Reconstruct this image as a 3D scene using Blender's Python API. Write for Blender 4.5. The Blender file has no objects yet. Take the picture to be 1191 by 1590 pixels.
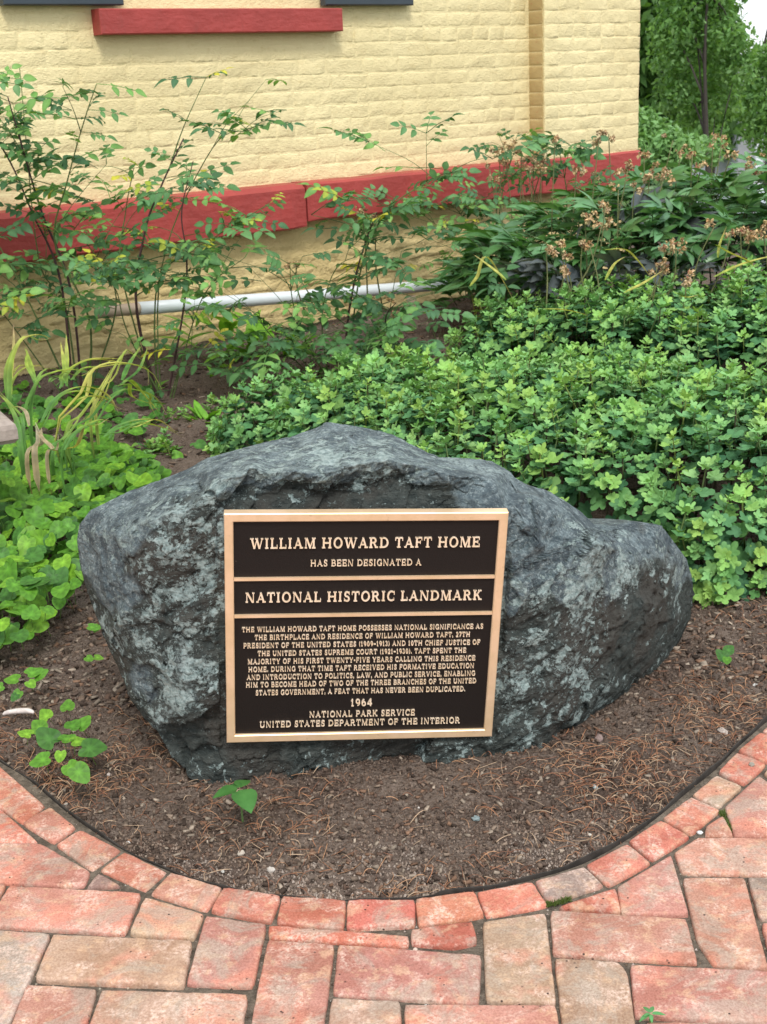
import bpy, math, random
import numpy as np
from mathutils import Vector, Matrix

random.seed(11)
RNG = np.random.default_rng(7)
SC = bpy.context.scene
COL = SC.collection
rad = math.radians

# ------------------------------------------------------------------ camera, sky, sun, exposure
FPX, PITCH, ROLL, CAM_H, YAW = 2007.6, 18.21, 2.685, 1.130, 51.8
IW, IH = 1191, 1590
p_, r_ = rad(PITCH), rad(ROLL)
_f = np.array([0, math.cos(p_), -math.sin(p_)]); _r = np.array([1.0, 0, 0]); _d = np.cross(_f, _r)
CR = _r*math.cos(r_) + _d*math.sin(r_)
CD = -_r*math.sin(r_) + _d*math.cos(r_)
CAMM = np.array([CR, CD, _f])                   # rows: right, down, forward
CAMO = np.array([0, 0, CAM_H])
cam_data = bpy.data.cameras.new('camera')
cam = bpy.data.objects.new('camera', cam_data); COL.objects.link(cam)
cam_data.sensor_fit = 'VERTICAL'; cam_data.sensor_height = 24
cam_data.lens = 24*FPX/IH
cam_data.dof.use_dof = True; cam_data.dof.focus_distance = 2.25; cam_data.dof.aperture_fstop = 11
cam_data.clip_start = 0.05; cam_data.clip_end = 2000
M = Matrix(((CR[0], -CD[0], -_f[0], 0), (CR[1], -CD[1], -_f[1], 0), (CR[2], -CD[2], -_f[2], CAM_H), (0, 0, 0, 1)))
cam.matrix_world = M
SC.camera = cam

SUN_EL, SUN_AZ = 52, 168                         # degrees; azimuth is measured from +Y towards +X
w = bpy.data.worlds.new('World'); SC.world = w; w.use_nodes = True
nt = w.node_tree; nt.nodes.clear()
out = nt.nodes.new('ShaderNodeOutputWorld'); bg = nt.nodes.new('ShaderNodeBackground')
sky = nt.nodes.new('ShaderNodeTexSky'); sky.sky_type = 'NISHITA'; sky.sun_disc = False
sky.sun_elevation = rad(SUN_EL); sky.sun_rotation = rad(SUN_AZ); sky.dust_density = 3.0; sky.air_density = 1.0
mixn = nt.nodes.new('ShaderNodeMix'); mixn.data_type = 'RGBA'; mixn.inputs[0].default_value = 0.78
mixn.inputs[7].default_value = (9.8, 10.3, 10.6, 1)      # even overcast cloud
nt.links.new(sky.outputs[0], mixn.inputs[6]); nt.links.new(mixn.outputs[2], bg.inputs[0])
bg.inputs[1].default_value = 0.10
nt.links.new(bg.outputs[0], out.inputs[0])
sd = bpy.data.lights.new('sun', 'SUN'); sd.energy = 1.5; sd.angle = rad(14); sd.color = (1.0, 0.98, 0.94)
so = bpy.data.objects.new('sun', sd); COL.objects.link(so)
_sv = Vector((math.sin(rad(SUN_AZ))*math.cos(rad(SUN_EL)), math.cos(rad(SUN_AZ))*math.cos(rad(SUN_EL)), math.sin(rad(SUN_EL))))
so.rotation_euler = _sv.to_track_quat('Z', 'Y').to_euler()
so.location = (0, 0, 8)
SC.view_settings.view_transform = 'Standard'; SC.view_settings.look = 'None'
SC.view_settings.gamma = 1; SC.view_settings.exposure = 0.74; SC.view_settings.use_curve_mapping = False
SC.render.engine = 'CYCLES'
SC.cycles.max_bounces = 7; SC.cycles.transparent_max_bounces = 6

# ------------------------------------------------------------------ geometry of sight lines
def ray(x, y):
    return CAMM.T @ np.array([(x-IW/2)/FPX, (y-IH/2)/FPX, 1.0])
def onz(x, y, z=0.0):                             # point of the sight line at height z
    v = ray(x, y); return CAMO + v*((z-CAM_H)/v[2])
def aty(x, y, Y):                                 # point of the sight line at distance Y
    v = ray(x, y); return CAMO + v*(Y/v[1])
def project(P):
    c = CAMM @ (np.asarray(P, float)-CAMO); return IW/2+FPX*c[0]/c[2], IH/2+FPX*c[1]/c[2]
def project_n(P):
    c = (P-CAMO) @ CAMM.T; return IW/2+FPX*c[:, 0]/c[:, 2], IH/2+FPX*c[:, 1]/c[:, 2]
WU = np.array([math.sin(rad(YAW)), math.cos(rad(YAW)), 0]); WN = np.array([-WU[1], WU[0], 0])
def onwall(x, y, D):                              # (u, z) where the sight line meets the wall plane D
    v = ray(x, y); t = D/(v @ WN); P = CAMO+v*t; return P @ WU, P[2]
def wallpt(u, D, z):
    return WN*D + WU*u + np.array([0, 0, z])

# ------------------------------------------------------------------ noise
def _hash(ix, iy, iz, s):
    h = (ix*374761393 + iy*668265263 + iz*2147483647 + s*1274126177) & 0xffffffff
    h = ((h ^ (h >> 13))*1274126177) & 0xffffffff
    h = ((h ^ (h >> 16))*2246822519) & 0xffffffff
    return ((h ^ (h >> 15)) & 0xffffff)/float(0xffffff)
def vnoise(P, s=0):
    P = np.asarray(P, float); I = np.floor(P).astype(np.int64); F = P-I; F = F*F*F*(F*(F*6-15)+10)
    r = 0
    for dx in (0, 1):
        wx = F[:, 0] if dx else 1-F[:, 0]
        for dy in (0, 1):
            wy = F[:, 1] if dy else 1-F[:, 1]
            for dz in (0, 1):
                wz = F[:, 2] if dz else 1-F[:, 2]
                r = r + wx*wy*wz*_hash(I[:, 0]+dx, I[:, 1]+dy, I[:, 2]+dz, s)
    return r*2-1
def fbm(P, oct=4, s=0, gain=.5):
    r = 0; a = 1; P = np.asarray(P, float)
    for k in range(oct):
        r = r+a*vnoise(P*(2.03**k)+k*17.3, s+k); a *= gain
    return r
def facets(P, s=0):                               # tilted plane per cell: broken, chipped faces
    I = np.floor(P).astype(np.int64); F = P-I; b1 = np.full(len(P), 9.0); h = np.zeros(len(P))
    for dx in (-1, 0, 1):
        for dy in (-1, 0, 1):
            for dz in (-1, 0, 1):
                a = (I[:, 0]+dx, I[:, 1]+dy, I[:, 2]+dz)
                q = np.stack([dx+_hash(*a, s), dy+_hash(*a, s+1), dz+_hash(*a, s+2)], 1)-F
                d = np.sqrt((q*q).sum(1)); c = d < b1; g = np.stack([_hash(*a, s+11)-.5, _hash(*a, s+12)-.5, _hash(*a, s+13)-.5], 1)
                h = np.where(c, (q*g).sum(1)*1.6+(_hash(*a, s+14)-.5)*.35, h); b1 = np.where(c, d, b1)
    return h
def worley(P, s=0):
    I = np.floor(P).astype(np.int64); F = P-I; b1 = np.full(len(P), 9.0); b2 = b1.copy(); idv = np.zeros(len(P))
    for dx in (-1, 0, 1):
        for dy in (-1, 0, 1):
            for dz in (-1, 0, 1):
                a = (I[:, 0]+dx, I[:, 1]+dy, I[:, 2]+dz)
                q = np.stack([dx+_hash(*a, s), dy+_hash(*a, s+1), dz+_hash(*a, s+2)], 1)-F
                d = np.sqrt((q*q).sum(1)); c = d < b1
                b2 = np.where(c, b1, np.minimum(b2, d)); idv = np.where(c, _hash(*a, s+5), idv); b1 = np.where(c, d, b1)
    return b1, b2, idv

# ------------------------------------------------------------------ object helpers
def tag(o, label=None, cat=None, group=None, kind=None):
    if label: o['label'] = label
    if cat: o['category'] = cat
    if group: o['group'] = group
    if kind: o['kind'] = kind
    return o
def make_mesh(name, V, F, mat, cols=None, smooth=False):
    me = bpy.data.meshes.new(name)
    V = np.asarray(V, np.float32)
    me.from_pydata(V.tolist(), [], [tuple(int(i) for i in f) for f in F]) if not isinstance(F, np.ndarray) else _fast(me, V, F)
    if mat: me.materials.append(mat)
    if cols is not None:
        a = me.color_attributes.new('Col', 'FLOAT_COLOR', 'POINT')
        c = np.ones((len(V), 4), np.float32); c[:, :3] = np.asarray(cols)[:, :3]
        a.data.foreach_set('color', c.ravel())
    if smooth:
        me.polygons.foreach_set('use_smooth', np.ones(len(me.polygons), bool))
    me.update()
    return me
def _fast(me, V, F):
    n = F.shape[1]
    me.vertices.add(len(V)); me.vertices.foreach_set('co', V.ravel())
    me.loops.add(F.size); me.loops.foreach_set('vertex_index', F.astype(np.int32).ravel())
    me.polygons.add(len(F)); me.polygons.foreach_set('loop_start', np.arange(0, F.size, n, dtype=np.int32))
    me.update(calc_edges=True); me.validate()
def link(name, data, parent=None, loc=None, rot=None):
    o = bpy.data.objects.new(name, data); COL.objects.link(o)
    if loc is not None: o.location = [float(v) for v in loc]
    if rot is not None: o.rotation_euler = rot
    if parent: o.parent = parent
    return o
def empty(name, loc=(0, 0, 0), rz=0):
    o = link(name, None, None, loc, (0, 0, rz)); o.empty_display_size = .05; return o
class Acc:                                         # gathers shapes into ONE mesh
    def __init__(s): s.V = []; s.F = []; s.C = []; s.n = 0
    def add(s, V, F, c=(1, 1, 1)):
        V = np.asarray(V, float); s.V.append(V); s.F += [tuple(i+s.n for i in f) for f in F]; s.n += len(V)
        c = np.asarray(c, float); s.C.append(np.tile(c, (len(V), 1)) if c.ndim == 1 else c)
    def box(s, a, b, c=(1, 1, 1), rot=None, org=None):
        x0, y0, z0 = a; x1, y1, z1 = b
        V = np.array([(x, y, z) for x in (x0, x1) for y in (y0, y1) for z in (z0, z1)], float)
        if rot is not None: V = V @ np.asarray(rot).T
        if org is not None: V = V+np.asarray(org)
        s.add(V, [(0, 1, 3, 2), (4, 6, 7, 5), (0, 4, 5, 1), (2, 3, 7, 6), (0, 2, 6, 4), (1, 5, 7, 3)], c)
    def tube(s, pts, rads, n=6, c=(1, 1, 1), cap=True):
        pts = np.asarray(pts, float); m = len(pts); rads = np.broadcast_to(rads, (m,)) if np.ndim(rads) == 0 else np.asarray(rads)
        V = []; T = np.gradient(pts, axis=0); up = np.array([0.13, .21, 1.0])
        for i in range(m):
            t = T[i]/(np.linalg.norm(T[i])+1e-9); a = np.cross(t, up)
            if np.linalg.norm(a) < .1: a = np.cross(t, (1, 0, 0.1))
            a /= np.linalg.norm(a); b = np.cross(t, a)
            for k in range(n):
                q = 2*math.pi*k/n; V.append(pts[i]+rads[i]*(a*math.cos(q)+b*math.sin(q)))
        F = [(i*n+k, i*n+(k+1) % n, (i+1)*n+(k+1) % n, (i+1)*n+k) for i in range(m-1) for k in range(n)]
        if cap: F += [tuple(range(n-1, -1, -1)), tuple((m-1)*n+k for k in range(n))]
        cc = np.asarray(c, float)
        if cc.ndim == 2: cc = np.repeat(cc, n, 0)
        s.add(V, F, cc)
    def mesh(s, name, mat, smooth=False):
        return make_mesh(name, np.concatenate(s.V), s.F, mat, np.concatenate(s.C), smooth)
    def obj(s, name, mat, parent=None, smooth=False):
        return link(name, s.mesh(name, mat, smooth), parent)
def smoothline(pts, n=16):                         # Catmull-Rom through points
    P = np.asarray(pts, float)
    if len(P) < 3:
        t = np.linspace(0, 1, n)[:, None]; return P[0]*(1-t)+P[-1]*t
    Q = np.vstack([2*P[0]-P[1], P, 2*P[-1]-P[-2]]); outp = []
    for t in np.linspace(0, len(P)-1-1e-6, n):
        i = int(t); f = t-i; a, b, c, d = Q[i], Q[i+1], Q[i+2], Q[i+3]
        outp.append(.5*((2*b)+(c-a)*f+(2*a-5*b+4*c-d)*f*f+(3*b-a-3*c+d)*f**3))
    return np.array(outp)
def rotm(ax, ay, az):
    return np.array(Matrix.Rotation(az, 3, 'Z') @ Matrix.Rotation(ay, 3, 'Y') @ Matrix.Rotation(ax, 3, 'X'))
def frame_to(t, up=(0, 0, 1)):                     # matrix whose +Y is t and +Z is as near up as it goes
    t = np.array(t, float); t /= np.linalg.norm(t)+1e-9; x = np.cross(t, up)
    if np.linalg.norm(x) < .05: x = np.cross(t, (0.3, 1, 0))
    x /= np.linalg.norm(x); return np.stack([x, t, np.cross(x, t)], 1)

# ------------------------------------------------------------------ materials
class Mat:
    def __init__(s, name):
        s.m = bpy.data.materials.new(name); s.m.use_nodes = True; s.t = s.m.node_tree; s.t.nodes.clear()
        s.out = s.t.nodes.new('ShaderNodeOutputMaterial'); s.b = s.t.nodes.new('ShaderNodeBsdfPrincipled')
        s.t.links.new(s.b.outputs[0], s.out.inputs[0])
    def n(s, typ, **k):
        nd = s.t.nodes.new(typ)
        for a, v in k.items(): setattr(nd, a, v)
        return nd
    def l(s, a, b): s.t.links.new(a, b)
    def pos(s): return s.n('ShaderNodeNewGeometry').outputs['Position']
    def obj(s): return s.n('ShaderNodeTexCoord').outputs['Object']
    def scaled(s, vec, sc):
        m = s.n('ShaderNodeMapping'); m.inputs['Scale'].default_value = sc if hasattr(sc, '__len__') else (sc,)*3
        s.l(vec, m.inputs['Vector']); return m.outputs[0]
    def noise(s, vec, scale, detail=4, rough=.55, dist=0):
        nd = s.n('ShaderNodeTexNoise'); nd.inputs['Scale'].default_value = scale; nd.inputs['Detail'].default_value = detail
        nd.inputs['Roughness'].default_value = rough; nd.inputs['Distortion'].default_value = dist
        s.l(vec, nd.inputs['Vector']); return nd.outputs['Fac']
    def voro(s, vec, scale, feat='F1'):
        nd = s.n('ShaderNodeTexVoronoi', feature=feat); nd.inputs['Scale'].default_value = scale
        s.l(vec, nd.inputs['Vector']); return nd.outputs['Distance']
    def ramp(s, fac, a, b, lo=0.0, hi=1.0):          # smooth threshold
        m = s.n('ShaderNodeMapRange', interpolation_type='SMOOTHSTEP')
        for i, v in ((1, a), (2, b), (3, lo), (4, hi)): m.inputs[i].default_value = v
        s.l(fac, m.inputs[0]); return m.outputs[0]
    def mix(s, fac, a, b, mode='MIX'):
        m = s.n('ShaderNodeMix', data_type='RGBA', blend_type=mode)
        for i, v in ((0, fac), (6, a), (7, b)):
            if hasattr(v, 'links'): s.l(v, m.inputs[i])
            else: m.inputs[i].default_value = v if i == 0 else (*v, 1)
        return m.outputs[2]
    def math(s, op, a, b=0.0):
        m = s.n('ShaderNodeMath', operation=op)
        for i, v in ((0, a), (1, b)):
            if hasattr(v, 'links'): s.l(v, m.inputs[i])
            else: m.inputs[i].default_value = v
        return m.outputs[0]
    def attr(s): return s.n('ShaderNodeVertexColor', layer_name='Col').outputs[0]
    def bump(s, h, strength=.5, dist=.01):
        b = s.n('ShaderNodeBump'); b.inputs['Strength'].default_value = strength; b.inputs['Distance'].default_value = dist
        s.l(h, b.inputs['Height']); s.l(b.outputs[0], s.b.inputs['Normal']); return b
    def fin(s, col, rough=.8, spec=.3):
        if hasattr(col, 'links'): s.l(col, s.b.inputs['Base Color'])
        else: s.b.inputs['Base Color'].default_value = (*col, 1)
        if hasattr(rough, 'links'): s.l(rough, s.b.inputs['Roughness'])
        else: s.b.inputs['Roughness'].default_value = rough
        s.b.inputs['Specular IOR Level'].default_value = spec
        return s.m

def m_leaf(name, rough=.5, trans=.35, spec=.35, vary=.25, vein=0):
    m = Mat(name); c = m.attr(); p = m.pos()
    c2 = m.mix(m.ramp(m.noise(p, 40, 3), .3, .7), c, (1-vary, 1-vary*.8, 1-vary), 'MULTIPLY')
    c2 = m.mix(m.ramp(m.noise(p, 7, 2), .35, .7), c2, (1-vary*.6, 1-vary*.35, 1-vary*.2), 'MULTIPLY')
    m.fin(c2, rough, spec); m.bump(m.noise(p, 260, 3), .25, .002)
    tr = m.n('ShaderNodeBsdfTranslucent'); m.l(m.mix(1.0, c2, (1.0, 1.0, .45), 'MULTIPLY'), tr.inputs[0])
    mx = m.n('ShaderNodeMixShader'); mx.inputs[0].default_value = trans
    m.l(m.b.outputs[0], mx.inputs[1]); m.l(tr.outputs[0], mx.inputs[2]); m.l(mx.outputs[0], m.out.inputs[0])
    return m.m
def m_col(name, rough=.8, spec=.3, bs=60, bst=.3, bd=.003, vary=.25):
    m = Mat(name); p = m.pos()
    c = m.mix(m.ramp(m.noise(p, bs*.5, 4), .3, .7), m.attr(), (1-vary,)*3, 'MULTIPLY')
    m.bump(m.noise(p, bs, 4), bst, bd); return m.fin(c, rough, spec)

M_LEAF = m_leaf('leaf'); M_VIOLET = m_leaf('violet_leaf', .5, .26, .3, .28); M_MUM = m_leaf('mum_leaf', .68, .24, .2, .25)
M_PEONY = m_leaf('peony_leaf', .36, .28, .55, .2)
M_BARK = m_col('cane_bark', .7, .3, 120, .4, .001); M_STONEY = m_col('bench_stone', .9, .2, 90, .5, .004)
M_TREE = m_leaf('tree_leaf', .5, .55, .3, .2)
M_DRY = m_col('dried_petal', .9, .1, 150, .3, .001, .35)

def m_paver():
    m = Mat('paver_brick'); p = m.pos(); oc = m.n('ShaderNodeObjectInfo').outputs['Color']
    big = m.noise(p, 9, 4, .6); mid = m.noise(p, 34, 5, .65); fine = m.noise(p, 170, 5, .7)
    c = m.mix(m.ramp(big, .35, .65), oc, (.80, .72, .66), 'MULTIPLY')
    c = m.mix(m.ramp(m.noise(p, 7, 4, .6), .50, .62, 0, .55), c, (.66, .26, .18))
    c = m.mix(m.ramp(mid, .5, .64, 0, .5), c, (.64, .42, .27))                       # tan faces
    c = m.mix(m.math('MULTIPLY', m.ramp(m.noise(p, 16, 6, .75, .4), .47, .64, 0, .72), m.ramp(fine, .38, .60)), c, (.80, .60, .50))   # pale bloom
    c = m.mix(m.ramp(m.noise(p, 11, 5, .7, 1.0), .47, .62, 0, .62), c, (.39, .325, .265))      # olive film
    c = m.mix(m.ramp(m.noise(p, 310, 4, .75), .42, .60, 0, .6), c, (.62, .54, .50), 'MULTIPLY')
    dots = m.ramp(m.voro(p, 85), .10, .17, 1, 0)
    c = m.mix(m.math('MULTIPLY', dots, m.ramp(m.noise(p, 14, 2), .52, .66)), c, (.05, .035, .03))
    h = m.math('ADD', m.math('MULTIPLY', mid, .6), m.math('ADD', m.math('MULTIPLY', fine, .5), m.math('MULTIPLY', dots, -.3)))
    m.bump(h, .65, .004); return m.fin(c, .88, .2)
def m_wallpaint():
    m = Mat('yellow_wall_paint'); p = m.pos(); big = m.noise(p, 2.2, 3); mid = m.noise(m.scaled(p, (1, 1, 2.0)), 22, 5, .6)
    c = m.mix(m.ramp(big, .35, .65), (.75, .635, .36), (.69, .575, .315))
    c = m.mix(m.ramp(mid, .55, .75, 0, .45), c, (.60, .46, .22))
    c = m.mix(m.ramp(m.noise(p, 95, 3), .62, .72, 0, .25), c, (.76, .62, .34))
    h = m.math('ADD', m.noise(p, 30, 6, .6), m.math('MULTIPLY', m.noise(m.scaled(p, (1, 1, 2.5)), 75, 4), .5))
    m.bump(h, .8, .009); return m.fin(c, .62, .3)
def m_foundpaint():
    m = Mat('ochre_foundation_paint'); p = m.pos(); big = m.noise(p, 3, 4)
    c = m.mix(m.ramp(big, .35, .65), (.66, .52, .26), (.56, .43, .20))
    c = m.mix(m.ramp(m.noise(p, 26, 5, .65), .55, .75, 0, .45), c, (.36, .26, .12))
    h = m.math('ADD', m.noise(m.scaled(p, (1, 1, 1.6)), 14, 6, .65), m.math('MULTIPLY', m.noise(p, 60, 4), .4))
    m.bump(h, .9, .02); return m.fin(c, .75, .25)
def m_returntan():
    m = Mat('tan_reddish_wear'); p = m.pos()
    c = m.mix(m.ramp(m.noise(p, 6, 4), .35, .65), (.50, .37, .175), (.43, .31, .14))  # tan base darker than the wall colour, reddish wear specks over it
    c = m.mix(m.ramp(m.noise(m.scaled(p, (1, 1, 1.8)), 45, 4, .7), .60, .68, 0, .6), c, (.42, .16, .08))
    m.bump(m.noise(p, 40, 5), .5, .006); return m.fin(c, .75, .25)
def m_redpaint():
    m = Mat('red_trim_paint'); p = m.pos()
    c = m.mix(m.ramp(m.noise(p, 5, 4), .3, .7), (.36, .052, .045), (.29, .042, .036))
    c = m.mix(m.ramp(m.noise(p, 60, 4, .7), .66, .78, 0, .3), c, (.50, .13, .11))
    c = m.mix(m.ramp(m.noise(m.scaled(p, (1, 1, .3)), 22, 5, .7), .55, .72, 0, .5), c, (.24, .05, .042))
    m.bump(m.math('ADD', m.noise(p, 45, 5), m.noise(m.scaled(p, (1, 1, 4)), 12, 4)), .5, .006); return m.fin(c, .5, .4)
def m_plain(name, col, rough=.6, spec=.3, bs=50, bst=.15, bd=.003, metal=0, vary=.12):
    m = Mat(name); p = m.pos()
    c = m.mix(m.ramp(m.noise(p, bs*.3, 4), .3, .7), col, tuple(v*(1-vary) for v in col))
    m.bump(m.noise(p, bs, 4), bst, bd); m.b.inputs['Metallic'].default_value = metal; return m.fin(c, rough, spec)
def m_soil():
    m = Mat('bed_soil'); p = m.pos()
    c = m.mix(m.ramp(m.noise(p, 4, 5, .6), .35, .65), (.095, .066, .052), (.175, .132, .106))
    c = m.mix(m.ramp(m.noise(p, 60, 5, .75), .45, .7, 0, .7), c, (.25, .195, .16))
    c = m.mix(m.ramp(m.noise(p, 170, 4, .75), .56, .70, 0, .7), c, (.30, .25, .20))
    c = m.mix(m.ramp(m.noise(p, 130, 4, .7), .36, .46, .8, 0), c, (.025, .018, .014))
    m.bump(m.math('ADD', m.noise(p, 70, 6, .75), m.math('MULTIPLY', m.voro(p, 140), .6)), 1.0, .012); return m.fin(c, .95, .1)
def m_boulder():
    m = Mat('boulder_stone'); p = m.pos(); a = m.n('ShaderNodeSeparateColor'); m.l(m.attr(), a.inputs[0])
    blue, crust, ridge = a.outputs[0], a.outputs[1], a.outputs[2]
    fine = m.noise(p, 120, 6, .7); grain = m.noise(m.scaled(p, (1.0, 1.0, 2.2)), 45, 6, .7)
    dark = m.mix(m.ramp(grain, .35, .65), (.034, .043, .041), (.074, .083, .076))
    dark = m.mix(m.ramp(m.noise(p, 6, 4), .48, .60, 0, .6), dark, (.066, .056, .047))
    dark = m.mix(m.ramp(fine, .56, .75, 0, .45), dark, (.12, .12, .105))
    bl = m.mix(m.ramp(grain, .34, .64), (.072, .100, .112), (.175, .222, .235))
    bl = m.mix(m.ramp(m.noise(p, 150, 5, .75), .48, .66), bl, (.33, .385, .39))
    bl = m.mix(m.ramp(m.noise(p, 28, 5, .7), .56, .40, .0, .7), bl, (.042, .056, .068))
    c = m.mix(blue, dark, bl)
    cb = m.math('MULTIPLY', crust, .17)
    veins = m.ramp(m.math('ADD', m.noise(p, 32, 9, .76, .3), cb), .622, .645)
    v2 = m.ramp(m.math('ADD', m.noise(m.scaled(p, (1, 1, 1.4)), 110, 6, .75, .3), m.math('MULTIPLY', cb, .8)), .630, .67)
    cr = m.math('MAXIMUM', m.math('MULTIPLY', veins, m.ramp(fine, .25, .5, .55, 1)), m.math('MULTIPLY', v2, .55))
    ccol = m.mix(m.ramp(fine, .35, .65), (.20, .262, .255), (.38, .455, .44))
    c = m.mix(cr, c, ccol)
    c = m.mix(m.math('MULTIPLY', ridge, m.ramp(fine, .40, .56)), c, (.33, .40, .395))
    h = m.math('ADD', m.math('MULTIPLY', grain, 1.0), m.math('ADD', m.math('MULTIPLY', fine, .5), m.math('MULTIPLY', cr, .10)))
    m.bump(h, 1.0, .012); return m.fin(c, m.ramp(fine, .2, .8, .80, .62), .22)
def m_bronze():
    m = Mat('brushed_bronze'); p = m.pos(); s_ = m.noise(m.scaled(p, (1, 1, 30)), 12, 4, .6)
    c = m.mix(m.ramp(m.noise(p, 18, 5, .65), .35, .65), (.88, .635, .42), (.78, .56, .34))
    c = m.mix(m.ramp(m.noise(p, 90, 4, .7), .60, .74, 0, .35), c, (.45, .30, .18)); m.bump(s_, .08, .001); m.b.inputs['Metallic'].default_value = .5; return m.fin(c, .42, .5)
def m_letter():
    m = Mat('polished_letter_bronze'); p = m.pos(); c = m.mix(m.ramp(m.noise(p, 60, 3), .35, .65), (.93, .76, .58), (.84, .66, .46))
    m.b.inputs['Metallic'].default_value = .3; return m.fin(c, .4, .5)
def m_plaqueback():
    m = Mat('dark_plaque_ground'); p = m.pos(); n1 = m.noise(p, 420, 3, .6)
    c = m.mix(m.ramp(m.noise(p, 60, 3, .7), .74, .80, 0, .5), (.009, .006, .005), (.09, .07, .06))
    m.bump(n1, .35, .0012); return m.fin(c, .55, .3)

M_PAVER = m_paver(); M_WALL = m_wallpaint(); M_FOUND = m_foundpaint(); M_RED = m_redpaint(); M_RET = m_returntan(); M_SOIL = m_soil()
M_ROCK = m_boulder(); M_BRONZE = m_bronze(); M_PLQ = m_plaqueback(); M_LETTER = m_letter()
M_JOINT = m_plain('joint_sand', (.19, .155, .12), .95, .1, 220, 1.0, .006, 0, .55)
M_SHUT = m_plain('slate_blue_paint', (.035, .048, .060), .4, .45, 40, .1)
M_CREAM = m_plain('cream_paint', (.70, .60, .40), .5, .35, 30, .1)
M_PIPE = m_plain('white_pipe', (.66, .70, .71), .35, .45, 20, .1, .001, 0, .1)
M_BLACK = m_plain('black_plastic', (.02, .02, .022), .5, .4)
M_EDGE = m_plain('weathered_edging', (.055, .048, .042), .8, .2, 120, .4, .003, 0, .5)
M_TAN = m_plain('tan_fitting', (.50, .38, .28), .6, .3)
M_GLASS = m_plain('window_glass', (.02, .025, .03), .08, .6, 5, .02)
M_LAWN = m_plain('lawn', (.05, .10, .025), .9, .1, 30, .8, .03, 0, .5)
M_ASPH = m_plain('asphalt', (.055, .055, .058), .9, .2, 90, .5, .01, 0, .3)
M_WHITE = m_plain('white_siding', (.74, .75, .80), .6, .3, 20, .1)
M_ROOF = m_plain('grey_shingle', (.22, .22, .24), .9, .2, 40, .4, .01, 0, .3)
M_CAR = m_plain('silver_car_paint', (.55, .60, .62), .25, .5, 5, .02, .001, .3, .03)
M_PEB = m_col('pebble', .7, .4, 120, .4, .002, .3)

# ------------------------------------------------------------------ outline of the bed (inner edge of the brick ring), ground coordinates
EDGE_PX = [(-25, 1161), (0, 1178), (45, 1206), (112, 1262), (186, 1311), (258, 1345), (345, 1375), (437, 1388), (540, 1393), (640, 1392),
           (736, 1379), (826, 1360), (905, 1335), (970, 1300), (1022, 1262), (1070, 1222), (1110, 1190), (1142, 1158), (1180, 1124), (1212, 1096)]
EDGE = [(-3.4, 2.95), (-2.4, 2.9), (-1.6, 2.75), (-1.1, 2.5)] + [tuple(onz(*q)[:2]) for q in EDGE_PX] + [(1.0, 2.5), (1.4, 2.75), (2.2, 2.95), (3.4, 3.0)]
ED = smoothline([(a, b, 0) for a, b in EDGE], 260)[:, :2]
def edge_sd(x, y):                                 # > 0 inside the bed
    P = np.stack([np.ravel(x), np.ravel(y)], 1); best = np.full(len(P), 9.0); sgn = np.ones(len(P))
    for i in range(0, len(ED)-1):
        a, b = ED[i], ED[i+1]; ab = b-a; t = np.clip(((P-a) @ ab)/(ab @ ab), 0, 1)
        q = P-(a+t[:, None]*ab); d = np.hypot(q[:, 0], q[:, 1]); c = d < best
        cr = ab[0]*(P[:, 1]-a[1])-ab[1]*(P[:, 0]-a[0])
        sgn = np.where(c, np.sign(cr), sgn); best = np.where(c, d, best)
    return best*sgn
def soil_z(x, y, sd=None):
    x = np.ravel(x); y = np.ravel(y)
    if sd is None: sd = edge_sd(x, y)
    s = np.clip(sd/.35, 0, 1); s = s*s*(3-2*s)
    P = np.stack([x, y, np.zeros_like(x)], 1)
    z = -.012+.012*s+.007*fbm(P*5, 3, 3)*np.clip(sd/.1, 0, 1)+.0040*fbm(P*45, 3, 9)+.13*np.clip((y-2.9)/2.2, 0, 1)
    z = z-1.25*np.clip((y-8.2)/5, 0, 1)
    return np.where(sd < -.004, -.030, z)
xs = np.concatenate([np.arange(-60, -6, 3.), np.arange(-6, -1.2, .08), np.arange(-1.2, 1.25, .0085), np.arange(1.25, 6, .08), np.arange(6, 61, 3.)])
ys = np.concatenate([np.arange(-3, 1.5, .3), np.arange(1.5, 3.1, .0085), np.arange(3.1, 9, .04), np.arange(9, 20, .5)])
def grid_mesh(name, xs, ys, zf, mat):
    X, Y = np.meshgrid(xs, ys); V = np.stack([X.ravel(), Y.ravel(), zf(X.ravel(), Y.ravel())], 1)
    nx, ny = len(xs), len(ys); i = (np.arange(ny-1)[:, None]*nx+np.arange(nx-1)[None]).ravel()
    F = np.stack([i, i+1, i+nx+1, i+nx], 1)
    return make_mesh(name, V, F, mat, None, True)
link('garden_soil', grid_mesh('garden_soil', xs, ys, soil_z, M_SOIL))['kind'] = 'structure'
# wide ground to the horizon, lawn beyond the house, street
a = Acc(); a.add([(-900, -300, -1.36), (900, -300, -1.36), (900, 1500, -1.36), (-900, 1500, -1.36)], [(0, 1, 2, 3)])
tag(a.obj('lawn', M_LAWN), kind='structure')
a = Acc(); a.box((-60, 14.2, -1.30), (60, 19.5, -1.24)); tag(a.obj('street', M_ASPH), kind='structure')
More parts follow.
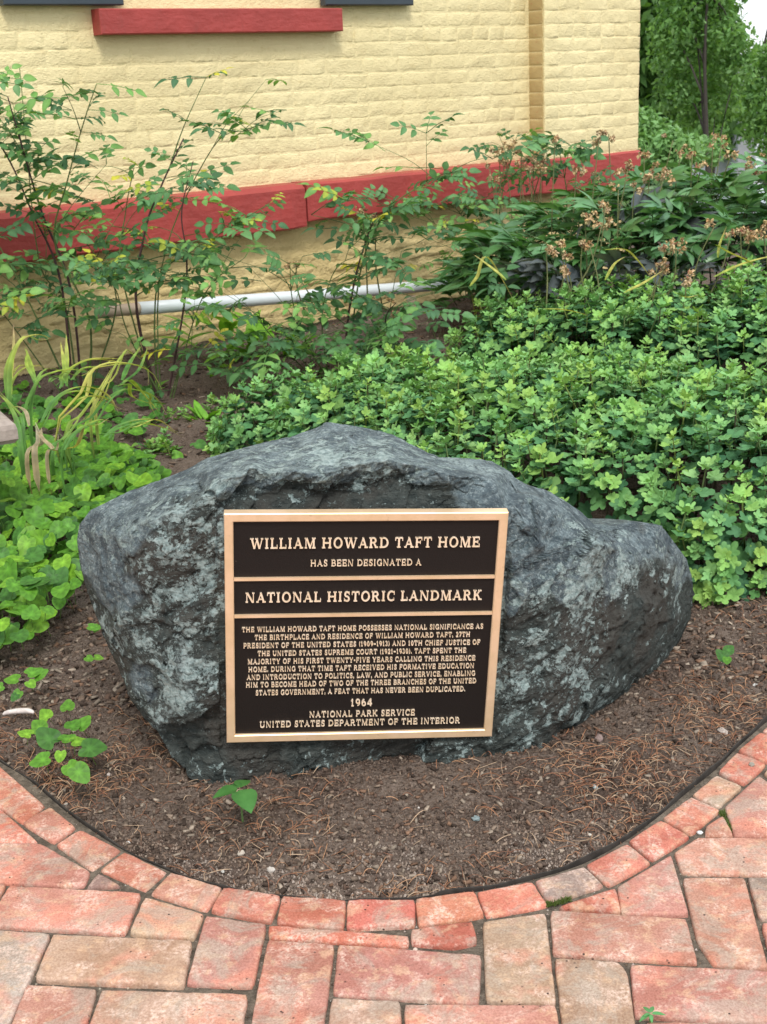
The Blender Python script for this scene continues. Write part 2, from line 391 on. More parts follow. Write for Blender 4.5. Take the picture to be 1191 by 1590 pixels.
# sand the pavers lie in
a = Acc(); a.add([(-3.5, .3, -.0085), (3.5, .3, -.0085), (3.5, 1.55, -.0085), (-3.5, 1.55, -.0085)], [(0, 1, 2, 3)])
V = []; off = []
for i, q in enumerate(ED):
    t = ED[min(i+1, len(ED)-1)]-ED[max(i-1, 0)]; t /= np.linalg.norm(t); nn = np.array([t[1], -t[0]])
    V.append((*(q+nn*.001), -.0065)); V.append((q[0]*1.0, min(1.55, q[1]), -.0085))
a2 = [(2*i, 2*i+2, 2*i+3, 2*i+1) for i in range(len(ED)-1)]
a.add(V, a2)
tag(a.obj('joint_sand', M_JOINT), kind='structure')
# black edging strip between soil and bricks
a = Acc(); n = len(ED); V = []
for i, q in enumerate(ED):
    t = ED[min(i+1, n-1)]-ED[max(i-1, 0)]; t /= np.linalg.norm(t); nn = np.array([t[1], -t[0]])
    top = -.003+.002*math.sin(i*.21)+.0015*math.sin(i*.53+1)+.004*(1 if q[0] > .05 else 0)
    o1, o2 = q-nn*.0022, q+nn*.000
    V += [(*o1, -.05), (*o1, top), (*o2, top), (*o2, -.05)]
a.add(V, [(4*i+k, 4*i+4+k, 4*i+4+(k+1) % 4, 4*i+(k+1) % 4) for i in range(n-1) for k in range(4)])
tag(a.obj('bed_edging', M_EDGE), 'thin black plastic edging strip curving between soil and bricks', 'garden edging')

# ------------------------------------------------------------------ paving: every brick is an object
TINT = {'r': (.53, .180, .130), 'o': (.55, .22, .155), 's': (.525, .262, .205), 't': (.455, .315, .23), 'g': (.385, .33, .28), 'd': (.31, .22, .18), 'c': (.45, .21, .16)}
PAVE = [
 # ring round the bed
 ('o', [(-25, 1168), (66, 1247), (33, 1273), (-40, 1222)]), ('c', [(77, 1251), (116, 1283), (84, 1306), (36, 1276)]),
 ('c', [(124, 1286), (187, 1317), (143, 1348), (88, 1309)]), ('o', [(193, 1320), (258, 1351), (225, 1380), (156, 1348)]),
 ('s', [(265, 1352), (344, 1376), (321, 1411), (234, 1385)]), ('o', [(347, 1378), (435, 1390), (420, 1429), (328, 1412)]),
 ('r', [(439, 1390), (537, 1396), (532, 1440), (430, 1431)]), ('r', [(540, 1396), (643, 1396), (643, 1434), (539, 1439)]),
 ('o', [(646, 1396), (736, 1384), (751, 1419), (651, 1436)]), ('r', [(741, 1382), (826, 1367), (850, 1403), (756, 1420)]),
 ('g', [(831, 1366), (907, 1343), (937, 1372), (853, 1399)]), ('o', [(910, 1341), (974, 1309), (1009, 1337), (945, 1373)]),
 ('r', [(977, 1305), (1026, 1272), (1070, 1297), (1013, 1333)]), ('o', [(1029, 1268), (1073, 1236), (1117, 1256), (1073, 1293)]),
 ('t', [(1076, 1232), (1113, 1202), (1152, 1219), (1116, 1251)]), ('r', [(1116, 1198), (1144, 1168), (1189, 1185), (1155, 1216)]),
 ('r', [(1147, 1165), (1181, 1137), (1222, 1152), (1191, 1182)]), ('o', [(1184, 1133), (1214, 1108), (1258, 1122), (1226, 1149)]),
 ('c', [(-48, 1148), (-29, 1164), (-44, 1217), (-115, 1175)]),
 # field
 ('r', [(-44, 1225), (0, 1254), (55, 1302), (-60, 1302)]), ('s', [(-85, 1307), (62, 1307), (139, 1351), (130, 1374), (-100, 1363)]),
 ('d', [(153, 1355), (184, 1373), (137, 1375)]), ('s', [(-110, 1368), (8, 1372), (-28, 1430), (-150, 1424)]),
 ('s', [(15, 1374), (218, 1385), (193, 1447), (-22, 1434)]), ('t', [(225, 1392), (315, 1418), (300, 1454), (202, 1447)]),
 ('s', [(320, 1420), (412, 1433), (391, 1529), (290, 1524)]), ('t', [(82, 1450), (297, 1460), (284, 1529), (55, 1519)]),
 ('g', [(-32, 1441), (77, 1448), (10, 1595), (-110, 1588)]), ('s', [(42, 1528), (149, 1535), (124, 1612), (12, 1606)]),
 ('t', [(157, 1533), (383, 1542), (372, 1622), (131, 1612)]), ('s', [(417, 1457), (518, 1464), (497, 1622), (384, 1616)]),
 ('r', [(417, 1436), (634, 1452), (633, 1465), (418, 1453)]), ('r', [(639, 1443), (733, 1431), (740, 1461), (704, 1467), (640, 1462)]),
 ('s', [(526, 1464), (746, 1480), (742, 1555), (518, 1539)]), ('t', [(516, 1547), (620, 1552), (624, 1636), (505, 1632)]),
 ('s', [(629, 1560), (862, 1562), (872, 1640), (633, 1640)]), ('t', [(751, 1430), (846, 1415), (862, 1554), (756, 1551)]),
 ('s', [(856, 1412), (1065, 1425), (1082, 1492), (860, 1478)]), ('r', [(873, 1407), (954, 1380), (961, 1413)]),
 ('s', [(960, 1377), (1041, 1329), (1067, 1416), (967, 1417)]), ('s', [(1048, 1321), (1084, 1298), (1290, 1300), (1298, 1356), (1060, 1353)]),
 ('s', [(1096, 1294), (1098, 1281), (1122, 1266), (1137, 1294)]), ('s', [(1127, 1252), (1179, 1204), (1226, 1240), (1262, 1296), (1142, 1295)]),
 ('t', [(1188, 1199), (1226, 1165), (1300, 1232), (1236, 1237)]), ('s', [(1061, 1362), (1155, 1362), (1192, 1500), (1108, 1494), (1084, 1458)]),
 ('g', [(1162, 1361), (1345, 1362), (1365, 1428), (1181, 1423)]), ('s', [(1184, 1432), (1370, 1436), (1388, 1502), (1202, 1500)]),
 ('s', [(980, 1497), (1218, 1508), (1244, 1586), (987, 1575)]), ('t', [(862, 1486), (960, 1491), (973, 1508), (994, 1640), (880, 1640)]),
 ('s', [(1003, 1586), (1106, 1590), (1120, 1660), (1008, 1655)]), ('r', [(1113, 1592), (1300, 1600), (1320, 1668), (1128, 1662)]),
]
def worn_brick(P, thick=.05, seed=0):              # P: ground polygon; returns verts, faces
    P = np.asarray(P, float); c = P.mean(0); r = np.random.default_rng(seed)
    if np.sum(P[:, 0]*np.roll(P[:, 1], -1)-P[:, 1]*np.roll(P[:, 0], -1)) < 0: P = P[::-1]
    R = []
    for i in range(len(P)):
        a_, b_ = P[i], P[(i+1) % len(P)]; m = max(2, int(np.linalg.norm(b_-a_)/.009))
        for k in range(m): R.append(a_+(b_-a_)*k/m)
    R = np.array(R)
    R = .76*R+.12*(np.roll(R, 1, 0)+np.roll(R, -1, 0))
    mn = 180.0
    for i in range(len(P)):
        e1, e2 = P[i-1]-P[i], P[(i+1) % len(P)]-P[i]; mn = min(mn, math.degrees(math.acos(np.clip(e1 @ e2/np.linalg.norm(e1)/np.linalg.norm(e2), -1, 1))))
    inr = min(abs((c-P[i])[0]*(P[(i+1) % len(P)]-P[i])[1]-(c-P[i])[1]*(P[(i+1) % len(P)]-P[i])[0])/np.linalg.norm(P[(i+1) % len(P)]-P[i]) for i in range(len(P)))
    T = np.roll(R, -1, 0)-np.roll(R, 1, 0); T /= np.linalg.norm(T, axis=1)[:, None]+1e-9
    N = np.stack([-T[:, 1], T[:, 0]], 1)
    n = len(R); j = r.normal(0, 1, n); j = (j+np.roll(j, 1)+np.roll(j, -1))/3
    chip = np.clip(r.normal(0, 1, n)-1.3, 0, 2)
    tz = r.normal(0, .0012); tilt = r.normal(0, .007, 2); V = []
    for ins, z in ((-.0022, -thick), (-.0020, -.006), (-.0010, -.0022), (.0004, -.0006), (.0030, 0)):
        Q = c+(R-c)*(1-ins/inr) if mn < 62 else R+N*(ins+np.abs(j)[:, None]*.0010+chip[:, None]*.0018*(ins > 0))
        zz = z+tz+(Q-c) @ tilt*(z > -.04)+(-.0007*np.abs(j)-.0012*chip)*(ins >= 0)*(ins < .006)
        V.append(np.column_stack([Q-c, zz]))
    V.append(np.array([[0, 0, tz+.0004]])); V = np.concatenate(V); F = []
    for k in range(4):
        for i in range(n):
            i2 = (i+1) % n; F.append((k*n+i, k*n+i2, (k+1)*n+i2, (k+1)*n+i))
    F += [(4*n+i, 4*n+(i+1) % n, 5*n) for i in range(n)]
    return V, F, c
pave = empty('brick_pavement', (0, 1.3, 0)); pave['kind'] = 'structure'
pc = np.array([0, 1.3])
polys = []
def put_brick(P, tint, seed):
    V, F, c = worn_brick(P, .05, seed)
    o = link('brick', make_mesh('brick', V, F, M_PAVER, None, True), pave, (c[0]-pc[0], c[1]-pc[1], 0)); k = random.uniform(.86, 1.1)
    t = TINT[tint]; o.color = (t[0]*k, t[1]*k*random.uniform(.93, 1.07), t[2]*k, 1); polys.append(np.asarray(P))
for i, (t, q) in enumerate(PAVE): put_brick([onz(x, y)[:2] for x, y in q], t, i)
def overlaps(A, B):                                # separating axis test for convex polygons
    for P, Q in ((A, B), (B, A)):
        for i in range(len(P)):
            e = P[(i+1) % len(P)]-P[i]; n_ = np.array([-e[1], e[0]])
            a_, b_ = P @ n_, Q @ n_
            if a_.max() <= b_.min()+1e-9 or b_.max() <= a_.min()+1e-9: return False
    return True
# ring bricks out of frame, then a running field round the traced ones
k = 900
for side in (0, 1):
    pts = ED if side else ED[::-1]; started = False; i = 0
    s_ = np.concatenate([[0], np.cumsum(np.hypot(*np.diff(pts, axis=0).T))]); L = 0
    while L+.1 < s_[-1]:
        i0, i1 = np.searchsorted(s_, L), np.searchsorted(s_, L+.092); a_, b_ = pts[i0], pts[min(i1, len(pts)-1)]
        t = (b_-a_)/np.linalg.norm(b_-a_); n_ = np.array([t[1], -t[0]])*(1 if side else -1)
        if not np.isfinite(t).all(): L += .098; continue
        P = np.array([a_+n_*.006, b_+n_*.006, b_+n_*.105, a_+n_*.105])
        if (a_[0] > .78 if side else a_[0] < -.80) and abs(a_[0]) < 2.4 and not any(overlaps(P, q) for q in polys): put_brick(P, random.choice('rosct'), k); k += 1
        L += .098
ang = rad(-3.5); cA, sA = math.cos(ang), math.sin(ang)
def try_brick(cx, cy, hx_, hy_):
    global k
    P = np.array([(cx-hx_, cy-hy_), (cx+hx_, cy-hy_), (cx+hx_, cy+hy_), (cx-hx_, cy+hy_)]) @ np.array([[cA, sA], [-sA, cA]])
    if abs(cx) > 2.1 or any(overlaps(P, q) for q in polys if abs(q[0][0]-P[0][0]) < .5 and abs(q[0][1]-P[0][1]) < .5): return
    u_, v_ = project((*P.mean(0), 0))
    if -10 < u_ < 1200 and 1000 < v_ < 1610: return
    if edge_sd(P[:, 0], P[:, 1]).max() > -.004: return
    put_brick(P, random.choice('sstrog'), k); k += 1
for iy in range(-2, 28):
    for ix in range(-11, 12): try_brick(ix*.208+(iy % 2)*.104, .62+iy*.104, .1, .049)
for iy in range(0, 56):                               # cut pieces where the courses meet
    for ix in range(-24, 25): try_brick(ix*.09, .55+iy*.045, .046, .044)
for iy in range(0, 110):
    for ix in range(-80, 81): try_brick(ix*.022, .55+iy*.022, .021, .020)

# ------------------------------------------------------------------ the boulder
PQ_T = np.array([-0.04192814, 1.98493302, 0.27594448]); PQ_A = (rad(3.9), rad(4.13), rad(4.996)); PQ_W, PQ_H = .457, .4196
PQ_R = rotm(*PQ_A)
def onplaque(x, y, off=0.0):                       # where the sight line meets the plaque's back plane shifted back by off
    nrm = PQ_R[:, 1]; v = ray(x, y); t = ((PQ_T+nrm*off-CAMO) @ nrm)/(v @ nrm); return CAMO+v*t
OUTL = [  # silhouette: x, y, depth behind the plaque plane
 (120, 838, .20), (123, 815, .19), (140, 793, .18), (185, 771, .19), (235, 750, .2), (290, 728, .2), (322, 711, .2), (360, 700, .22), (405, 689, .24), (450, 680, .26), (482, 668, .27),
 (508, 658, .28), (530, 660, .28), (575, 668, .27), (610, 677, .26), (650, 697, .22), (682, 711, .2), (730, 713, .2), (765, 718, .19), (790, 733, .18), (815, 750, .18), (845, 760, .19), (875, 776, .2),
 (905, 798, .2), (925, 817, .19), (950, 817, .26), (985, 811, .29), (1028, 817, .32), (1046, 841, .33), (1066, 868, .36), (1075, 898, .4), (1077, 925, .42), (1072, 960, .43), (1060, 985, .42),
 (1046, 1010, .40), (1025, 1048, .37), (995, 1085, .30), (960, 1112, .24), (925, 1132, .19), (888, 1158, .13), (855, 1186, .05), (830, 1214, .005), (805, 1224, .0), (770, 1222, .0),
 (710, 1218, .01), (650, 1210, .025), (610, 1208, .03), (575, 1218, .015), (540, 1228, .005), (480, 1235, .0), (415, 1236, .0), (370, 1236, .0), (333, 1227, .01), (296, 1206, .03), (266, 1178, .045),
 (245, 1138, .07), (222, 1115, .09), (205, 1088, .11), (188, 1048, .13), (170, 1010, .14), (152, 965, .16), (136, 920, .18), (125, 875, .2)]
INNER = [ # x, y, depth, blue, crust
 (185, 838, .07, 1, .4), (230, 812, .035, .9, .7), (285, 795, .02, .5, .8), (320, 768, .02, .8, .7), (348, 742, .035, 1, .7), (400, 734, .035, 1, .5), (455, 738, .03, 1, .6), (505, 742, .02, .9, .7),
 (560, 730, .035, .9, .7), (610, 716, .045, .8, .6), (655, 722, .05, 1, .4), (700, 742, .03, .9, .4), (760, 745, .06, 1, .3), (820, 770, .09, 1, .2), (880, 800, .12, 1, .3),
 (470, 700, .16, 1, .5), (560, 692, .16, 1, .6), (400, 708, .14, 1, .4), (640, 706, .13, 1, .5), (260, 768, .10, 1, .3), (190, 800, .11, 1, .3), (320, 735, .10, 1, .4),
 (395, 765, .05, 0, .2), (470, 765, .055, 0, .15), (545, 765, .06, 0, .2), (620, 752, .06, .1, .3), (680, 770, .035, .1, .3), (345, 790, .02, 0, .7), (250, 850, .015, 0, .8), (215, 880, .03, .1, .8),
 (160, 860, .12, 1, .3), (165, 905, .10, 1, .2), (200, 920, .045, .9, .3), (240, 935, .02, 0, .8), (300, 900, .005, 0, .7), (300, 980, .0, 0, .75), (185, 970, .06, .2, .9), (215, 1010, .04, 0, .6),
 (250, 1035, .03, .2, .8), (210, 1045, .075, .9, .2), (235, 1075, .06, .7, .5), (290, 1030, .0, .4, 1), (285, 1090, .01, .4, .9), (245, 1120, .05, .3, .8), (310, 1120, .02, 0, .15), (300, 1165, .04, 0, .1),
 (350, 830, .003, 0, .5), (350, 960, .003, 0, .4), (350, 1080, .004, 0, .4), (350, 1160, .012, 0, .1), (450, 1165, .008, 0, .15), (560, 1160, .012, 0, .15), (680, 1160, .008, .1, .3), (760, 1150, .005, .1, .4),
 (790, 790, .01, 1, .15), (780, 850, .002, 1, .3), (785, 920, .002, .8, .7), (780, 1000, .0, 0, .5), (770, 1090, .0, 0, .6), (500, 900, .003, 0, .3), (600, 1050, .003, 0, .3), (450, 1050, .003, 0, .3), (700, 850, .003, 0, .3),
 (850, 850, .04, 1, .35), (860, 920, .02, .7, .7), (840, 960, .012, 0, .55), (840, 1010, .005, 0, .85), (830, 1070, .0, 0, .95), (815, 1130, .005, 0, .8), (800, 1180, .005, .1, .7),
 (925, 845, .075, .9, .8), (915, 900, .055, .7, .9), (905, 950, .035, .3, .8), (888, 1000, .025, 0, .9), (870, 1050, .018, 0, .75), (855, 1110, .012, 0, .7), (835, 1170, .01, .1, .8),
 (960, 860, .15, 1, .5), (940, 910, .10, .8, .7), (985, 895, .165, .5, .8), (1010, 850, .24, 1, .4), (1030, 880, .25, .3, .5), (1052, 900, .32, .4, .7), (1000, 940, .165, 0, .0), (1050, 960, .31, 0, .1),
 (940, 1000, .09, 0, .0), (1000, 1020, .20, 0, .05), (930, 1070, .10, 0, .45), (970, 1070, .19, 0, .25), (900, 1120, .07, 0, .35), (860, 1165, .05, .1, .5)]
RIDGES = [[(185, 838), (230, 812), (285, 795), (320, 768), (348, 742), (400, 734), (455, 738), (505, 742), (560, 730), (610, 716), (655, 722)],
          [(925, 822), (920, 870), (910, 925), (895, 975)], [(505, 742), (470, 700), (482, 668)], [(985, 895), (1030, 862), (1052, 900)], [(290, 1000), (285, 1060), (245, 1125)], [(700, 716), (790, 740)]]
from mathutils.geometry import delaunay_2d_cdt
pts2 = [Vector((a_[0], a_[1])) for a_ in OUTL]+[Vector((a_[0], a_[1])) for a_ in INNER]
tri = delaunay_2d_cdt(pts2, [], [list(range(len(OUTL)))], 1, 1e-6)
CP = np.array([[v.x, v.y] for v in tri[0]]); att = []
for vi in range(len(CP)):
    o_ = tri[3][vi][0]
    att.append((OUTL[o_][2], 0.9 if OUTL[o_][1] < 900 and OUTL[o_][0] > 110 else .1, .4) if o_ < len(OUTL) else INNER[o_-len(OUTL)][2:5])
att = np.array(att, float)
NT, NR = 780, 190
oc = np.array([600., 950.]); OP = np.array([o_[:2] for o_ in OUTL], float); oa = np.arctan2(OP[:, 1]-oc[1], OP[:, 0]-oc[0])
th = np.linspace(-math.pi, math.pi, NT, endpoint=False)
rb = np.zeros(NT)
for i, t in enumerate(th):
    dv = np.array([math.cos(t), math.sin(t)]); best = 0
    for k in range(len(OP)):
        a_, b_ = OP[k]-oc, OP[(k+1) % len(OP)]-oc; e = b_-a_; den = dv[0]*e[1]-dv[1]*e[0]
        if abs(den) < 1e-9: continue
        s1 = (a_[0]*e[1]-a_[1]*e[0])/den; s2 = (a_[0]*dv[1]-a_[1]*dv[0])/den
        if s1 > 0 and -1e-6 <= s2 <= 1+1e-6: best = max(best, s1)
    rb[i] = best
rr = np.linspace(0, 1, NR+1)[1:]**.8
PXY = oc+(rr[:, None, None]*rb[None, :, None])*np.stack([np.cos(th), np.sin(th)], 1)[None]
PXY = PXY.reshape(-1, 2)
def interp(Q):
    res = np.zeros((len(Q), 3)); done = np.zeros(len(Q), bool)
    for f in tri[2]:
        A, B, C_ = CP[f[0]], CP[f[1]], CP[f[2]]; d = (B[1]-C_[1])*(A[0]-C_[0])+(C_[0]-B[0])*(A[1]-C_[1])
        if abs(d) < 1e-9: continue
        l1 = ((B[1]-C_[1])*(Q[:, 0]-C_[0])+(C_[0]-B[0])*(Q[:, 1]-C_[1]))/d; l2 = ((C_[1]-A[1])*(Q[:, 0]-C_[0])+(A[0]-C_[0])*(Q[:, 1]-C_[1]))/d; l3 = 1-l1-l2
        m_ = (l1 > -1e-3) & (l2 > -1e-3) & (l3 > -1e-3) & ~done
        res[m_] = l1[m_, None]*att[f[0]]+l2[m_, None]*att[f[1]]+l3[m_, None]*att[f[2]]; done |= m_
    bad = np.where(~done)[0]
    for i in bad: res[i] = att[np.argmin(((CP-Q[i])**2).sum(1))]
    return res
WJ = PXY+np.stack([fbm(np.column_stack([PXY/38, np.zeros(len(PXY))]), 3, 41), fbm(np.column_stack([PXY/38, np.ones(len(PXY))*5]), 3, 51)], 1)*9*(1-np.repeat(rr, NT)[:, None]**6)
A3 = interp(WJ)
off = A3[:, 0].reshape(NR, NT)
for _ in range(1):
    o2 = off.copy(); o2[1:-1] = .5*off[1:-1]+.125*(off[:-2]+off[2:]+np.roll(off, 1, 1)[1:-1]+np.roll(off, -1, 1)[1:-1]); off = o2
off = off.ravel()
nrm = PQ_R[:, 1]; vv = np.stack([(PXY[:, 0]-IW/2)/FPX, (PXY[:, 1]-IH/2)/FPX, np.ones(len(PXY))], 1) @ CAMM
tt = ((PQ_T @ nrm)+off+.004-CAMO @ nrm)/(vv @ nrm); FP = CAMO+vv*tt[:, None]
# relief: slaty layered chips, ridged noise
Ro = rotm(rad(20), rad(-32), rad(10)); Q = (FP @ Ro)*np.array([1, 1, 2.0])
QW = Q+np.stack([fbm(Q*9, 2, 61), fbm(Q*9, 2, 62), fbm(Q*9, 2, 63)], 1)*.010
rel = .030*facets(QW*4.2, 3)+.011*facets(QW*13, 8)+.0062*facets(QW*36, 15)+.0012*(1-2*np.abs(fbm(Q*30, 3, 33)))+.0018*fbm(Q*90, 2, 77)
edgef = np.repeat(1-rr**10, NT)
inplq = (FP-PQ_T) @ PQ_R
m_ = (np.abs(inplq[:, 0]) < PQ_W/2+.012) & (np.abs(inplq[:, 2]) < PQ_H/2+.012)
rel = rel*(.55+.45*edgef); push = rel.copy()
push[m_] = -np.abs(rel[m_])*.5
FP = FP-nrm*push[:, None]                          # positive relief stands towards the viewer
FRONT = FP; cen = CAMO+ray(*oc)*(((PQ_T @ nrm)+.012-CAMO @ nrm)/(ray(*oc) @ nrm))
# back of the boulder
rim_off = off.reshape(NR, NT)[-1]
bk_r = np.array([.97, .9, .8, .66, .5, .33, .16]); BK = []
RIM = FRONT.reshape(NR, NT, 3)[-1]; ctr = RIM.mean(0)+nrm*.42
for q_ in bk_r:
    P_ = ctr+(RIM-ctr)*q_; P_ = P_+nrm*(.10*math.sqrt(1-q_*q_))+0; P_[:, 2] = np.maximum(P_[:, 2]*(1-.25*(1-q_)), -.12)
    BK.append(P_)
BK = np.array(BK).reshape(-1, 3); BK += (fbm(BK*6, 3, 5)[:, None]*.02)*nrm
V = np.concatenate([FRONT, [cen], BK, [ctr+nrm*.12]]); F = []
i = np.arange(NT); i2 = (i+1) % NT
quads = [np.stack([k*NT+i, k*NT+i2, (k+1)*NT+i2, (k+1)*NT+i], 1) for k in range(NR-1)]
base = NR*NT+1
quads.append(np.stack([(NR-1)*NT+i, (NR-1)*NT+i2, base+i2, base+i], 1))
quads += [np.stack([base+k*NT+i, base+k*NT+i2, base+(k+1)*NT+i2, base+(k+1)*NT+i], 1) for k in range(len(bk_r)-1)]
F = [tuple(q_) for q_ in np.concatenate(quads).tolist()]
F += [(NR*NT, (a_+1) % NT, a_) for a_ in range(NT)]
e0 = base+(len(bk_r)-1)*NT; F += [(e0+a_, e0+(a_+1) % NT, base+len(bk_r)*NT) for a_ in range(NT)]
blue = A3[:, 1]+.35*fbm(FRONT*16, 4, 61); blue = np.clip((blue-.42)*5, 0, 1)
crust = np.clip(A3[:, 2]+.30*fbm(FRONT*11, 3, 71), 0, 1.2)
rdg = np.full(len(PXY), 99.0)
for line in RIDGES:
    for q0, q1 in zip(line[:-1], line[1:]):
        a_, b_ = np.array(q0, float), np.array(q1, float); ab = b_-a_; t = np.clip(((WJ-a_) @ ab)/(ab @ ab), 0, 1)
        rdg = np.minimum(rdg, np.hypot(*(WJ-(a_+t[:, None]*ab)).T))
ridge = np.clip(1-rdg/11, 0, 1)*np.clip(.55+.8*fbm(FRONT*18, 3, 91), 0, 1)
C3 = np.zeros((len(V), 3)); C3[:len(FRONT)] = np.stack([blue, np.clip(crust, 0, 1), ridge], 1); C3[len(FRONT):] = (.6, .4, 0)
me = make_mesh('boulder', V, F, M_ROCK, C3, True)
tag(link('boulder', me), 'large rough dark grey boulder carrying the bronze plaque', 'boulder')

# ------------------------------------------------------------------ the plaque
pq = empty('bronze_plaque'); pq.matrix_world = Matrix.LocRotScale(Vector(PQ_T), Matrix(PQ_R.tolist()).to_quaternion(), None)
tag(pq, 'rectangular dark plaque with raised bronze letters and frame fixed to the boulder', 'plaque')
def local(x, y):
    q_ = (onplaque(x, y)-PQ_T) @ PQ_R; return q_[0], q_[2]
a = Acc(); a.box((-PQ_W/2+.004, -.004, -PQ_H/2+.004), (PQ_W/2-.004, .006, PQ_H/2-.004)); a.obj('backing', M_PLQ, pq)
fw = .0145; a = Acc()
X0, X1, Z0, Z1 = -PQ_W/2, PQ_W/2, -PQ_H/2, PQ_H/2
rings = [((0, .008), (0, -.009), (.0015, -.0105), (fw-.0015, -.0105), (fw, -.009), (fw, -.002))]
V = []
for ins, y in rings[0]:
    V += [(X0+ins, y, Z0+ins), (X1-ins, y, Z0+ins), (X1-ins, y, Z1-ins), (X0+ins, y, Z1-ins)]
F = [(4*k+j, 4*k+(j+1) % 4, 4*k+4+(j+1) % 4, 4*k+4+j) for k in range(5) for j in range(4)]
a.add(V, F); a.obj('frame', M_BRONZE, pq)
zz = lambda X, Y: (340+X/2.589, 780+Y/2.589)
for Y in (294, 441):
    q_ = local(*zz(580, Y+3)); a = Acc(); a.box((X0+fw+.0003, -.0085, q_[1]-.0026), (X1-fw-.0003, -.0035, q_[1]+.0026)); a.obj('divider', M_BRONZE, pq)

